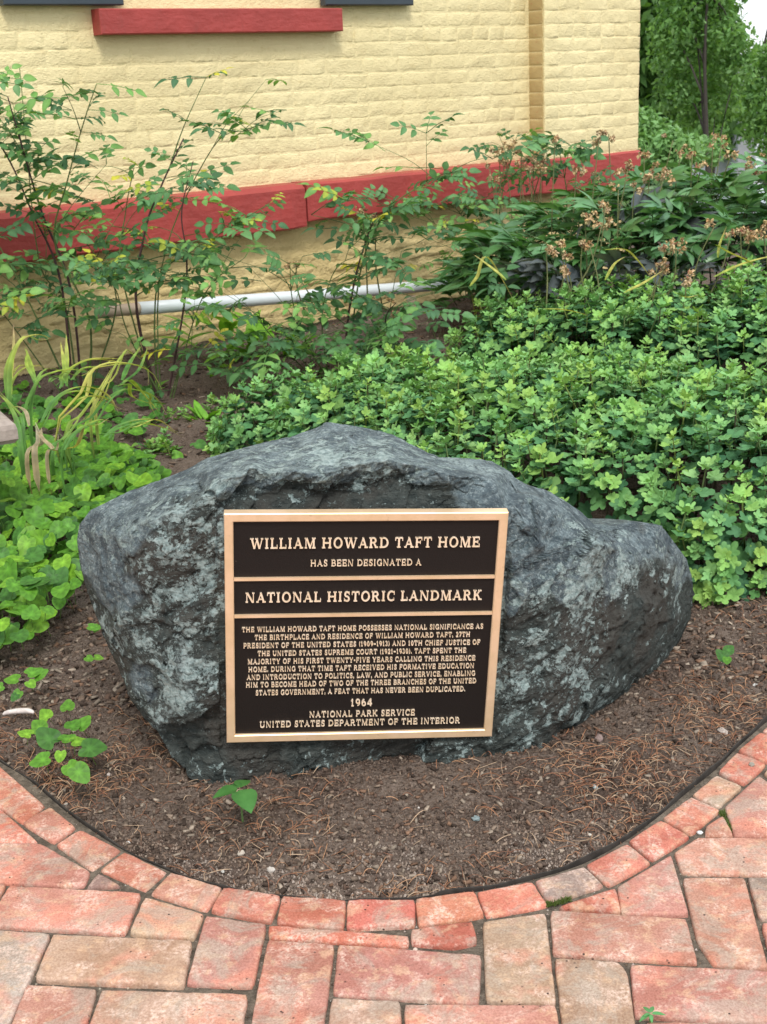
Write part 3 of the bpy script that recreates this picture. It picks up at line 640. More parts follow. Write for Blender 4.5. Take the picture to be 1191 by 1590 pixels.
# serif capitals drawn as thick and thin strokes
def glyphs(T, t_, S=.07, O=.075):
    def R_(x0, y0, x1, y1): return [(x0, y0), (x1, y0), (x1, y1), (x0, y1)]
    def ser(x0, x1, y): return R_(x0-O, 0 if y == 0 else 1-S, x1+O, S if y == 0 else 1)
    def stem(x, w_=T): return [R_(x, 0, x+w_, 1), ser(x, x+w_, 0), ser(x, x+w_, 1)]
    def dg(x0, y0, x1, y1, w_): return [(x0, y0), (x0+w_, y0), (x1+w_, y1), (x1, y1)]
    def arc(cx, cy, rx, ry, a0, a1, n=10, tk=T, tn=t_):
        o_ = []; A = [rad(a0+(a1-a0)*k/n) for k in range(n+1)]
        def pt(q, inner):
            wx = tk if inner else 0; wy = tn if inner else 0
            return (cx+(rx-wx)*math.cos(q), cy+(ry-wy)*math.sin(q))
        for k in range(n): o_.append([pt(A[k], 0), pt(A[k+1], 0), pt(A[k+1], 1), pt(A[k], 1)])
        return o_
    def G(w_, *ps):
        r_ = []
        for q in ps: r_ += q if isinstance(q[0], list) else [q]
        return w_, r_
    GL = {
     'A': G(.92, dg(.10, 0, .42, 1, t_), dg(.66, 0, .36, 1, T), R_(.24, .28, .68, .28+t_), ser(.08, .16, 0), ser(.66, .85, 0)),
     'B': G(.80, stem(.1), R_(.2, 1-t_, .45, 1), R_(.2, .48, .5, .48+t_), R_(.2, 0, .5, t_), arc(.43, .765, .27, .235, -90, 90), arc(.47, .27, .30, .27, -90, 90)),
     'C': G(.82, arc(.47, .5, .43, .52, 55, 305, 16), R_(.70, .66, .77, .97), R_(.70, .06, .74, .3)),
     'D': G(.92, stem(.1), R_(.2, 1-t_, .45, 1), R_(.2, 0, .45, t_), arc(.42, .5, .45, .5, -90, 90, 12)),
     'E': G(.78, stem(.1), R_(.2, 1-t_, .70, 1), R_(.2, .46, .56, .46+t_), R_(.2, 0, .73, t_), R_(.64, .72, .71, 1), R_(.67, 0, .74, .3), R_(.52, .37, .58, .66)),
     'F': G(.74, stem(.1), R_(.2, 1-t_, .68, 1), R_(.2, .46, .54, .46+t_), R_(.62, .72, .69, 1), R_(.50, .37, .56, .66)),
     'G': G(.90, arc(.47, .5, .43, .52, 50, 310, 16), R_(.69, .66, .76, .97), R_(.62, .02, .80, .42), R_(.54, .38, .86, .38+S)),
     'H': G(.98, stem(.1), stem(.69), R_(.2, .46, .75, .46+t_)),
     'I': G(.42, stem(.11)),
     'J': G(.55, R_(.26, .15, .26+T, 1), ser(.26, .26+T, 1), arc(.22, .16, .23, .2, -160, 0, 8)),
     'K': G(.92, stem(.1), dg(.25, .40, .62, 1, t_+.02), dg(.62, 0, .34, .60, T), ser(.62, .82, 0), ser(.58, .76, 1)),
     'L': G(.74, stem(.1), R_(.2, 0, .68, t_), R_(.62, 0, .69, .32)),
     'M': G(1.12, R_(.13, 0, .13+t_, 1), ser(.13, .20, 0), ser(.13, .20, 1), dg(.50, 0, .16, 1, T), dg(.50, 0, .84, 1, t_), R_(.82, 0, .82+T, 1), ser(.82, 1.01, 0), ser(.82, 1.01, 1)),
     'N': G(.98, R_(.13, 0, .13+t_, 1), ser(.13, .20, 0), ser(.13, .20, 1), dg(.66, 0, .13, 1, T), R_(.76, 0, .76+t_, 1), ser(.76, .83, 1)),
     'O': G(.94, arc(.47, .5, .43, .52, 0, 360, 22)),
     'P': G(.76, stem(.1), R_(.2, 1-t_, .45, 1), R_(.2, .42, .45, .42+t_), arc(.42, .71, .30, .29, -90, 90)),
     'R': G(.90, stem(.1), R_(.2, 1-t_, .45, 1), R_(.2, .46, .45, .46+t_), arc(.42, .73, .29, .27, -90, 90), dg(.62, 0, .38, .5, T), ser(.64, .80, 0)),
     'S': G(.68, arc(.34, .74, .26, .28, 30, 270, 12, .17), arc(.34, .27, .28, .29, -150, 90, 12, .17), R_(.53, .70, .59, .98), R_(.06, .03, .12, .3)),
     'T': G(.82, R_(.31, 0, .31+T, 1), ser(.31, .5, 0), R_(.03, 1-t_, .78, 1), R_(.03, .7, .10, 1), R_(.71, .7, .78, 1)),
     'U': G(.94, R_(.12, .3, .12+T, 1), ser(.12, .31, 1), R_(.74, .3, .74+t_, 1), ser(.74, .82, 1), arc(.475, .32, .355, .34, 180, 360, 12, .15)),
     'V': G(.90, dg(.36, 0, .08, 1, T), dg(.42, 0, .74, 1, t_), ser(.08, .27, 1), ser(.73, .81, 1)),
     'W': G(1.28, dg(.32, 0, .08, 1, T), dg(.38, 0, .62, 1, t_), dg(.80, 0, .54, 1, T), dg(.86, 0, 1.10, 1, t_), ser(.08, .27, 1), ser(.56, .68, 1), ser(1.09, 1.17, 1)),
     'Y': G(.88, dg(.36, .45, .06, 1, T), dg(.42, .45, .72, 1, t_), R_(.35, 0, .35+T, .5), ser(.35, .54, 0), ser(.06, .25, 1), ser(.71, .79, 1)),
     '0': G(.66, arc(.33, .5, .28, .5, 0, 360, 18, .16)), '1': G(.5, R_(.17, 0, .17+T, 1), ser(.17, .36, 0), dg(.05, .74, .17, .98, .1)),
     '2': G(.62, arc(.30, .71, .25, .29, -10, 165, 9, .15), dg(.05, 0, .38, .62, .15), R_(.05, 0, .56, .14)),
     '3': G(.62, arc(.28, .75, .24, .25, -80, 150, 9, .15), arc(.28, .27, .27, .27, -150, 85, 10, .16)),
     '4': G(.66, R_(.36, 0, .36+.16, 1), R_(.03, .24, .62, .36), dg(.03, .3, .36, 1, .1)),
     '6': G(.66, arc(.33, .32, .28, .32, 0, 360, 16, .15), arc(.50, .5, .45, .5, 110, 190, 7, .16)),
     '7': G(.6, R_(.05, .86, .57, 1), dg(.15, 0, .42, .9, .16)),
     '9': G(.66, arc(.33, .68, .28, .32, 0, 360, 16, .15), arc(.16, .5, .45, .5, -70, 10, 7, .16)),
     '.': G(.26, R_(.05, 0, .19, .15)), ',': G(.26, R_(.05, 0, .19, .15), dg(.03, -.14, .11, .02, .08)),
     '-': G(.44, R_(.06, .36, .38, .48)), '–': G(.55, R_(.03, .36, .52, .47)),
     '(': G(.36, arc(.42, .45, .34, .62, 115, 245, 8, .13, .08)), ')': G(.36, arc(-.06, .45, .34, .62, -65, 65, 8, .13, .08)), ' ': G(.36)}
    return GL
GLB, GLS = glyphs(.168, .085), glyphs(.13, .07, .055, .055)
LINES = [
 ('WILLIAM HOWARD TAFT HOME', 125, 1047, 156, 40), ('HAS BEEN DESIGNATED A', 367, 812, 236, 24), ('NATIONAL HISTORIC LANDMARK', 105, 1055, 371, 38),
 ('THE WILLIAM HOWARD TAFT HOME POSSESSES NATIONAL SIGNIFICANCE AS', 92, 1060, 498, 18), ('THE BIRTHPLACE AND RESIDENCE OF WILLIAM HOWARD TAFT, 27TH', 143, 1008, 530, 18),
 ('PRESIDENT OF THE UNITED STATES (1909–1913) AND 10TH CHIEF JUSTICE OF', 98, 1048, 562, 18), ('THE UNITED STATES SUPREME COURT (1921–1930). TAFT SPENT THE', 155, 992, 594, 18),
 ('MAJORITY OF HIS FIRST TWENTY-FIVE YEARS CALLING THIS RESIDENCE', 115, 1028, 626, 18), ('HOME. DURING THAT TIME TAFT RECEIVED HIS FORMATIVE EDUCATION', 118, 1024, 657, 18),
 ('AND INTRODUCTION TO POLITICS, LAW, AND PUBLIC SERVICE, ENABLING', 112, 1028, 688, 18), ('HIM TO BECOME HEAD OF TWO OF THE THREE BRANCHES OF THE UNITED', 108, 1032, 718, 18),
 ('STATES GOVERNMENT, A FEAT THAT HAS NEVER BEEN DUPLICATED.', 147, 988, 750, 18), ('1964', 528, 615, 797, 27), ('NATIONAL PARK SERVICE', 362, 786, 841, 22),
 ('UNITED STATES DEPARTMENT OF THE INTERIOR', 163, 967, 877, 22)]
for text, x0, x1, yc, cap in LINES:
    mid = (x0+x1)/2; sl = -.006-.018*(yc/955)
    GL = GLB if cap > 30 else GLS
    L = local(*zz(x0, yc-sl*0+(x0-mid)*sl)); Rr = local(*zz(x1, yc+(x1-mid)*sl)); zc = (L[1]+Rr[1])/2
    c0 = local(*zz(mid, yc-cap/2))[1]-local(*zz(mid, yc+cap/2))[1]
    # each letter keeps the proportions of its line
    gap = .10; tot = sum(GL[ch][0]+gap for ch in text)-gap; sx = (Rr[0]-L[0])/tot; cur = L[0]
    a = Acc(); lift = 0
    for ch in text:
        wd, ps = GL[ch]
        for poly in ps:
            lift = (lift+1) % 9
            y = -.0078-lift*.00006; b_ = -.0036
            P = np.array([(cur+px*sx, zc-c0/2+py*c0) for px, py in poly]); cc = P.mean(0)
            if np.sum(P[:, 0]*np.roll(P[:, 1], -1)-P[:, 1]*np.roll(P[:, 0], -1)) < 0: P = P[::-1]
            n = len(P); V = [(q_[0], b_, q_[1]) for q_ in P]+[(q_[0], y, q_[1]) for q_ in P]
            a.add(V, [(k, (k+1) % n, n+(k+1) % n, n+k) for k in range(n)]+[tuple(range(n, 2*n))])
        cur += (wd+gap)*sx
    o = a.obj('lettering', M_LETTER, pq)
    o['label'] = ('raised bronze line reading ' + ' '.join(text.split()[:7]).lower())[:90]

# ------------------------------------------------------------------ the house
DW, DP, DB = 4.80, 4.695, 4.683                    # wall, corner pier and stone band planes
uC = onwall(992, 150, DP)[0]; uP = onwall(822, 150, DW)[0]
ZB1 = onwall(474, 285, DB)[1]; ZB0 = onwall(474, 348, DB)[1]
house = empty('brick_house', wallpt(3.0, DW, 0)); tag(house, 'yellow painted brick house with red stone band and dark shutters', 'house')
hinv = -np.array(house.location)
def hobj(acc, name, mat, smooth=False, parent=None):
    me_ = acc.mesh(name, mat, smooth); me_.transform(Matrix.Translation(Vector(hinv))) if parent is None else None
    return link(name, me_, parent or house)
WR = np.stack([WU, -WN, np.array([0, 0, 1.0])], 1)  # local axes: u, outwards (towards camera), up
def wbox(acc, u0, u1, D0, D1, z0, z1):               # box between wall planes D0 > D1
    acc.box((u0, -D0, z0), (u1, -D1, z1), rot=WR)
a = Acc(); wbox(a, -3.5, uC-.02, 5.3, DW+.0019, ZB1-.1, 3.4); wbox(a, uP+.0019, uC-.012, DW+.02, DP+.0019, ZB1-.1, 3.4); hobj(a, 'wall', M_WALL)
a = Acc(); wbox(a, -3.5, uC-.01, 5.25, DW-.028, -.4, ZB0+.05); hobj(a, 'foundation_wall', M_FOUND)
# bricks: shared irregular meshes, one object each
def brick_mesh(L, H, dep, seed, rough=1.0):
    r = np.random.default_rng(seed); nx = 7 if L > .12 else 5; nz = 4
    X = np.concatenate([[0, .006], np.linspace(0, L, nx-2)[1:-1], [L-.006, L]]); Z = np.array([0, .007, H-.007, H]); V = []; C_ = []
    for z in Z:
        for x in X:
            e = min(x, L-x) < .001, min(z, H-z) < .001
            V.append((x+r.normal(0, .0012*rough), (.0 if not any(e) else -.0013)+r.normal(0, .0011*rough)-(0.0008 if all(e) else 0), z+r.normal(0, .0010*rough)))
    # rim ring pushed back into the wall
    n0 = len(V); idx = [i_ for i_ in range(nx)]+[k*nx+nx-1 for k in range(1, nz)]+[(nz-1)*nx+i_ for i_ in range(nx-2, -1, -1)]+[k*nx for k in range(nz-2, 0, -1)]
    for i_ in idx:
        x, y, z = V[i_]; cx_, cz_ = L/2, H/2; V.append((x+np.sign(x-cx_)*.0030, -dep, z+np.sign(z-cz_)*.0030))
    F = [(k*nx+i_, k*nx+i_+1, (k+1)*nx+i_+1, (k+1)*nx+i_) for k in range(nz-1) for i_ in range(nx-1)]
    m_ = len(idx); F += [(idx[(k+1) % m_], idx[k], n0+k, n0+(k+1) % m_) for k in range(m_)]
    return V, F
PITCHZ = .0632; H_ = .0555
VAR = {}
for kind_, L in (('s', .197), ('h', .094), ('c', .140)):
    VAR[kind_] = [(L, *brick_mesh(L, H_, .0032, 50+k*7+len(kind_)+int(L*1000))) for k in range(9)]
MESHES = {k: [make_mesh('brick', [(v[0], v[1], v[2]) for v in V_], F_, M_WALL, None, True) for _, V_, F_ in lst] for k, lst in VAR.items()}
sillz0, sillz1 = 1.364, 1.457; su0, su1 = onwall(157, 35, 4.73)[0], onwall(534, 30, 4.73)[0]
wu0, wu1 = onwall(197, 5, DW)[0], onwall(505, 5, DW)[0]
rotz = math.atan2(WU[1], WU[0])
cands = []
def course(u0, u1, z, D, header, shift):
    u = u0; first = True
    while u < u1-.03:
        kd = 'h' if header or (first and shift > .05) else 's'
        if not header and not first and random.random() < .10: kd = 'c'
        first = False
        if u+VAR[kd][0][0] > u1: kd = 'c' if u+.14 <= u1 else 'h'
        L = VAR[kd][0][0]
        if u+L > u1: u = u1-L
        cands.append((kd, u, z, D)); u += L+.0085
nrow = 0; z = ZB1+.006
while z < 2.05:
    hdr = nrow % 6 == 3; sh = random.uniform(0, .2) if not hdr else .03
    segs = [(-.5, uP-.002)]
    if z+H_ > sillz0-.004 and z < 3.0:
        if z < sillz1: segs = [(-.5, su0-.004), (su1+.004, uP-.002)] if not hdr else [(-.5, su0-.004), (su1+.004, uP-.002)]
        else: segs = [(-.5, wu0-.004), (wu1+.004, uP-.002)]
    for a0, a1 in segs: course(a0, a1, z, DW, hdr, sh)
    course(uP+.004, uC, z, DP, hdr, (nrow % 2)*.1)
    nrow += 1; z += PITCHZ
def vis_px(kd, u, z, D):
    x, y = project(wallpt(u+.07, D, z+.03)); return -30 < x < 1000 and -12 < y < 420
vis = [c for c in cands if vis_px(*c)]; rest = [c for c in cands if not vis_px(*c)]
vis.sort(key=lambda c: c[1]); extra = vis[300:]; vis = vis[:300]
for kd, u, z, D in vis:
    i_ = random.randrange(9); o = link('brick', MESHES[kd][i_], house)
    P = wallpt(u, D, z+random.uniform(-.002, .002))+hinv; o.matrix_local = Matrix.Translation(Vector(P)) @ Matrix.Rotation(rotz, 4, 'Z') @ Matrix.Rotation(random.gauss(0, .006), 4, 'Y') @ Matrix.Diagonal((1, -1, 1, 1)) if False else Matrix.Translation(Vector(P)) @ Matrix(((WU[0], -WN[0], 0, 0), (WU[1], -WN[1], 0, 0), (0, 0, 1, 0), (0, 0, 0, 1))) @ Matrix.Rotation(random.gauss(0, .009), 4, 'Y') @ Matrix.Diagonal((1, 1, random.uniform(.94, 1.05), 1))
a = Acc()
for kd, u, z, D in extra+rest:
    L, V_, F_ = VAR[kd][random.randrange(9)]
    a.add(np.array(V_) @ WR.T+wallpt(u, D, z), F_)
# side of the pier facing left, and the end wall round the corner
aR = Acc(); z = ZB1+.006
for _, V_, F_ in [VAR['h'][0]]:
    while z < 2.05:
        V2 = np.array(V_)*[.98, 1, 1]; P = np.stack([V2[:, 1], V2[:, 0], V2[:, 2]], 1)  # turned to face -u
        Q_ = P.copy(); Q_[:, 0] = -V2[:, 1]; Q_[:, 1] = V2[:, 0]
        aR.add(Q_ @ WR.T+wallpt(uP, DW, z), [f[::-1] for f in F_]); z += PITCHZ
o = hobj(a, 'brick', M_WALL, True); o['kind'] = 'stuff'
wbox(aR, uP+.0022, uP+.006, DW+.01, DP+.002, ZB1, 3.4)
hobj(aR, 'pier_return', M_RET, True)['label'] = 'narrow tan side of the corner pier with reddish wear'
# red stone band: blocks with chamfered tops
uj = onwall(477, 320, DB)[0]
for j, (b0, b1_, dz) in enumerate(((-.8, uj-1.55, -.004), (uj-1.546, uj-.004, -.014), (uj+.005, uj+1.45, .008), (uj+1.454, uC+.014, .004))):
    a = Acc(); n_ = 26; us = np.linspace(b0, b1_, n_); V = []; r = np.random.default_rng(j)
    for q_, u in enumerate(us):
        e = .004 if q_ in (0, n_-1) else 0; jb = .0035*vnoise(np.array([[u*9, j, 0]]))[0]; jt = .002*vnoise(np.array([[u*7, j, 5]]))[0]
        zb, zt = ZB0+dz+jb+e, ZB1+jt; ch = .020 if j < 2 else .010
        for D_, zz_ in ((DW+.05, zb), (DB+.005, zb), (DB+e, zb+.007), (DB+e, zt-ch), (DB+ch*1.2+e, zt), (DW+.05, zt+.003)): V.append(wallpt(u, D_, zz_))
    F = [(6*i_+k, 6*i_+6+k, 6*i_+6+(k+1) % 6, 6*i_+(k+1) % 6) for i_ in range(n_-1) for k in range(6)]+[(5, 4, 3, 2, 1, 0), tuple(6*(n_-1)+k for k in range(6))]
    a.add(V, F); hobj(a, 'band_block', M_RED)
# window sill, window, shutters
def rbox(u0, u1, D0, D1, z0, z1, b=.004):            # box with small chamfers, seen from the front
    a = Acc(); V = []
    for i_, D_ in ((0, D0), (0, D1+b), (b, D1)):
        V += [wallpt(u0+i_, D_, z0+i_), wallpt(u1-i_, D_, z0+i_), wallpt(u1-i_, D_, z1-i_), wallpt(u0+i_, D_, z1-i_)]
    a.add(V, [(4*k+j, 4*k+(j+1) % 4, 4*k+4+(j+1) % 4, 4*k+4+j) for k in range(2) for j in range(4)]+[(8, 9, 10, 11), (3, 2, 1, 0)]); return a
hobj(rbox(su0, su1, DW+.1, 4.735, sillz0, sillz1), 'window_sill', M_RED)
a = rbox(wu0, wu0+.06, DW+.09, DW+.02, sillz1+.002, 2.95); 
for q_ in (rbox(wu1-.06, wu1, DW+.09, DW+.02, sillz1+.002, 2.95), rbox(wu0+.06, wu1-.06, DW+.09, DW+.03, sillz1+.002, sillz1+.075), rbox(wu0+.06, wu1-.06, DW+.09, DW+.035, 2.15, 2.2), rbox(wu0+.06, wu1-.06, DW+.09, DW+.03, 2.88, 2.95)):
    a.add(np.concatenate(q_.V), q_.F)
wf = hobj(a, 'window', M_CREAM)
a = Acc(); wbox(a, wu0+.06, wu1-.06, DW+.075, DW+.07, sillz1+.07, 2.9); me_ = a.mesh('pane', M_GLASS); me_.transform(Matrix.Translation(Vector(hinv))); link('pane', me_, wf)
for s0, s1 in ((onwall(6, 5, 4.75)[0], onwall(193, 5, 4.75)[0]), (onwall(506, 5, 4.75)[0], onwall(643, 5, 4.75)[0])):
    zb = onwall(580, 8, 4.75)[1]
    s = hobj(rbox(s0, s1, DW-.012, DW-.05, zb, 2.95), 'shutter', M_SHUT)
    for k in range(3):
        if k < 2: b = rbox(s0+.05, s1-.05, DW-.052, DW-.058, zb+.055+k*.7, zb+.70+k*.7)
        me_ = b.mesh('shutter_panel', M_SHUT); me_.transform(Matrix.Translation(Vector(hinv)))
        if k < 2: link('shutter_panel', me_, s)
# rubble foundation stones in rough courses
z = ZB0-.004; row = 0
while z > -.08:
    hh = random.uniform(.050, .072); u = .2+random.uniform(-.2, 0)
    while u < uC-.05:
        L = random.uniform(.16, .36); L = min(L, uC-u)
        nx, nz = 7, 4; X = np.linspace(0, L, nx); Z = np.linspace(0, hh, nz); V = []
        for zz_ in Z:
            for x in X:
                ex = x in (X[0], X[-1]) or zz_ in (Z[0], Z[-1])
                V.append((u+x+random.gauss(0, .002), -(DW-.030)+(-.014 if ex else 0.003)+random.gauss(0, .0035), z-hh+zz_+random.gauss(0, .0035)))
        a = Acc(); F = [(k*nx+i_, k*nx+i_+1, (k+1)*nx+i_+1, (k+1)*nx+i_) for k in range(nz-1) for i_ in range(nx-1)]
        a.add(np.array(V) @ WR.T, F); px, py = project(wallpt(u+L/2, DW, z))
        hobj(a, 'foundation_stone', M_FOUND, True); u += L-.002
    z -= hh-.002; row += 1

# ------------------------------------------------------------------ drain pipe on the ground along the foundation
DPI = 4.62
def onw3(x, y, D): 
    u, z = onwall(x, y, D); return wallpt(u, D, z)
pp = [onw3(150, 485, DPI), onw3(215, 479, DPI), onw3(480, 459, DPI), onw3(600, 449, DPI), onw3(722, 439, DPI)]
dp = empty('drain_pipe', (pp[1][0], pp[1][1], 0)); tag(dp, 'white plastic drain pipe lying along the foot of the yellow wall', 'pipe')
di = -np.array(dp.location)
for pts, rd, m_, nm in ((pp[1:], .0265, M_PIPE, 'pipe'), ([pp[0], pp[1]+(pp[1]-pp[0])*.02], .024, M_TAN, 'pipe_fitting'), ([pp[-1]-.03*(pp[-1]-pp[-2])/np.linalg.norm(pp[-1]-pp[-2]), pp[-1]+.06*(pp[-1]-pp[-2])/np.linalg.norm(pp[-1]-pp[-2]), pp[-1]+np.array([.12, .05, -.12])], .032, M_BLACK, 'pipe_coupling')):
    a = Acc(); a.tube(smoothline(pts, 12)+di, rd, 14); a.obj(nm, m_, dp, True)
for px in (640,):
    q_ = onw3(px, 500, DPI); a = Acc(); a.box((-.02, -.02, -.12), (.02, .02, q_[2]+.09 if px == 205 else .20)); o = a.obj('pipe_support', M_TAN, dp); o.location = (q_[0]+di[0], q_[1]+di[1], 0)

# ------------------------------------------------------------------ stone bench at the left edge
B = aty(25, 652, 3.05); _c, _s = math.cos(rad(27)), math.sin(rad(27)); bench = empty('stone_bench', (B[0]-(.5*_c+.15*_s), B[1]-(.5*_s-.15*_c), 0), rad(27)); tag(bench, 'pale stone bench end with rounded edge at the edge of the bed', 'bench')
zt = B[2]
def slab(L, Wd, H, r, mat, nm, cz):
    prof = [(L/2-r+r*math.cos(rad(q_)), cz-r+r*math.sin(rad(q_))) for q_ in (90, 60, 30, 0)]+[(L/2-.3*r, cz-H)]
    V = []; a = Acc()
    ring = lambda e: [( (L/2-e), -(Wd/2-e)), ((L/2-e), (Wd/2-e)), (-(L/2-e), (Wd/2-e)), (-(L/2-e), -(Wd/2-e))]
    lv = [(r, cz), (r*.5, cz-r*.13), (r*.13, cz-r*.5), (0, cz-r), (0.0, cz-H+r*.5), (r*.4, cz-H)]
    for e, z_ in lv: V += [(x, y, z_) for x, y in ring(e)]
    F = [(4*k+j, 4*k+4+j, 4*k+4+(j+1) % 4, 4*k+(j+1) % 4) for k in range(len(lv)-1) for j in range(4)]+[(0, 1, 2, 3), tuple(4*(len(lv)-1)+k for k in (3, 2, 1, 0))]
    a.add(V, F, (.36, .30, .26)); return a.obj(nm, mat, bench)
slab(1.0, .30, .058, .022, M_STONEY, 'seat', zt)
for sx in (-.33, .36):
    a = Acc(); a.box((-.07, -.12, -.05), (.07, .12, zt-.0572), (.22, .20, .19)); o = a.obj('leg', M_STONEY, bench); o.location = (sx, 0, 0)

# ------------------------------------------------------------------ leaves
def strip_leaf(L, W, prof, fold=.25, curl=.3, n=6, wave=0.0):    # rows of left, mid, right
    V = []; t = np.linspace(0, 1, n+1)
    for i_, q_ in enumerate(t):
        w_ = W/2*prof(q_); y = L*q_; z_ = -curl*L*q_*q_
        V += [(-w_, y, z_+fold*w_+wave*w_*math.sin(q_*14)), (0, y, z_), (w_, y, z_+fold*w_-wave*w_*math.sin(q_*11))]
    F = []
    for i_ in range(n):
        for k in range(2): F.append((3*i_+k, 3*i_+k+1, 3*i_+4+k, 3*i_+3+k))
    return np.array(V), F
ovate = lambda q_: (math.sin(math.pi*min(1, q_**.75))**.8 if 0 < q_ < 1 else .02)
lance = lambda q_: (math.sin(math.pi*min(1, q_**.9))**.9 if 0 < q_ < 1 else .02)
def polar_leaf(R, rf, cup=.2, n=20, by=-.25, ripple=0.0, pht=0.0):     # outline round the stalk point, inner ring for shape
    V = [(0, 0, 0)]; 
    for ring, k in ((.5, 0), (1.0, 1)):
        for i_ in range(n):
            q_ = -math.pi/2+2*math.pi*(i_+.5)/n; r = rf(q_)*R*ring
            V.append((r*math.cos(q_), r*math.sin(q_), cup*R*ring**2*(.5-.9*max(0, math.sin(q_)))+ripple*R*ring*math.sin(5*q_+pht)))
    F = [(0, 1+i_, 1+(i_+1) % n) for i_ in range(n)]+[(1+i_, 1+n+i_, 1+n+(i_+1) % n, 1+(i_+1) % n) for i_ in range(n)]
    return np.array(V), F
def heart(q_):
    a_ = (q_+math.pi/2) % (2*math.pi); a_ = min(a_, 2*math.pi-a_)       # 0 at the notch, pi at the tip
    return .30+.60*min(1, a_/.75)**.7-.10*math.sin(a_)+.30*max(0, (a_-2.45)/.69)**1.3
def mumleaf(q_):
    a_ = (q_+math.pi/2) % (2*math.pi); a_ = min(a_, 2*math.pi-a_)/math.pi
    return (.28+.72*a_**.8)*(.42+.58*abs(math.sin(a_*math.pi*2.5))**.75)
def tint(c, v=.12): k = 1+random.uniform(-v, v); return np.array(c)*k*np.array([1+random.uniform(-v, v)*.5, 1, 1+random.uniform(-v, v)*.5])
def place(V, s_, Rm, P): return (V*s_) @ Rm.T+P

# --- garden chrysanthemum: shoots as parts
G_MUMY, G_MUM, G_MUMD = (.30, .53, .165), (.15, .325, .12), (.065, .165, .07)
def mum_shoot(seed, h=.10):
    random.seed(seed); a = Acc(); a.tube([(0, 0, -h), (0, .002, -h*.5), (0, 0, .005)], [.0022, .002, .0015], 4, (.16, .22, .07))
    n = 12
    for k in range(n):
        f = k/(n-1); az = k*2.4+random.uniform(-.3, .3); tilt = rad(8+72*(1-f)**.0*(.02+(.98*f if False else (k/(n-1))))) if False else rad(68-62*f)
        V, F = polar_leaf(1, mumleaf, .34, 24, ripple=.03, pht=k); V = V*[.62, .62, 1]+[0, .34, 0]; s_ = (.047-.026*f)*random.uniform(.85, 1.15)
        el = rad(-12+78*f)+random.uniform(-.15, .15)
        d = np.array([math.cos(az)*math.cos(el), math.sin(az)*math.cos(el), math.sin(el)])
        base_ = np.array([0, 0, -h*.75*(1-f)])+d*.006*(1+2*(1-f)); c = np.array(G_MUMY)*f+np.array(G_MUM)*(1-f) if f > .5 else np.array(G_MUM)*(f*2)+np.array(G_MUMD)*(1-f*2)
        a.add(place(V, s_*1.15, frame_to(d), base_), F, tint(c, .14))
    return a
shoots = [mum_shoot(100+k) for k in range(7)]
for k, q_ in enumerate(((1, 1, 1), (.8, .85, .9), (1.12, 1.08, .9), (.9, .95, 1.1), (1.2, 1.05, .8), (.72, .8, .85), (1.05, 1.0, 1.15))): shoots[k].C = [c_*np.array(q_) for c_ in shoots[k].C]; shoot_me = [s_.mesh('shoot', M_MUM, True) for s_ in shoots]
random.seed(5)
def interp_y(x, pts): return float(np.interp(x, [p_[0] for p_ in pts], [p_[1] for p_ in pts]))
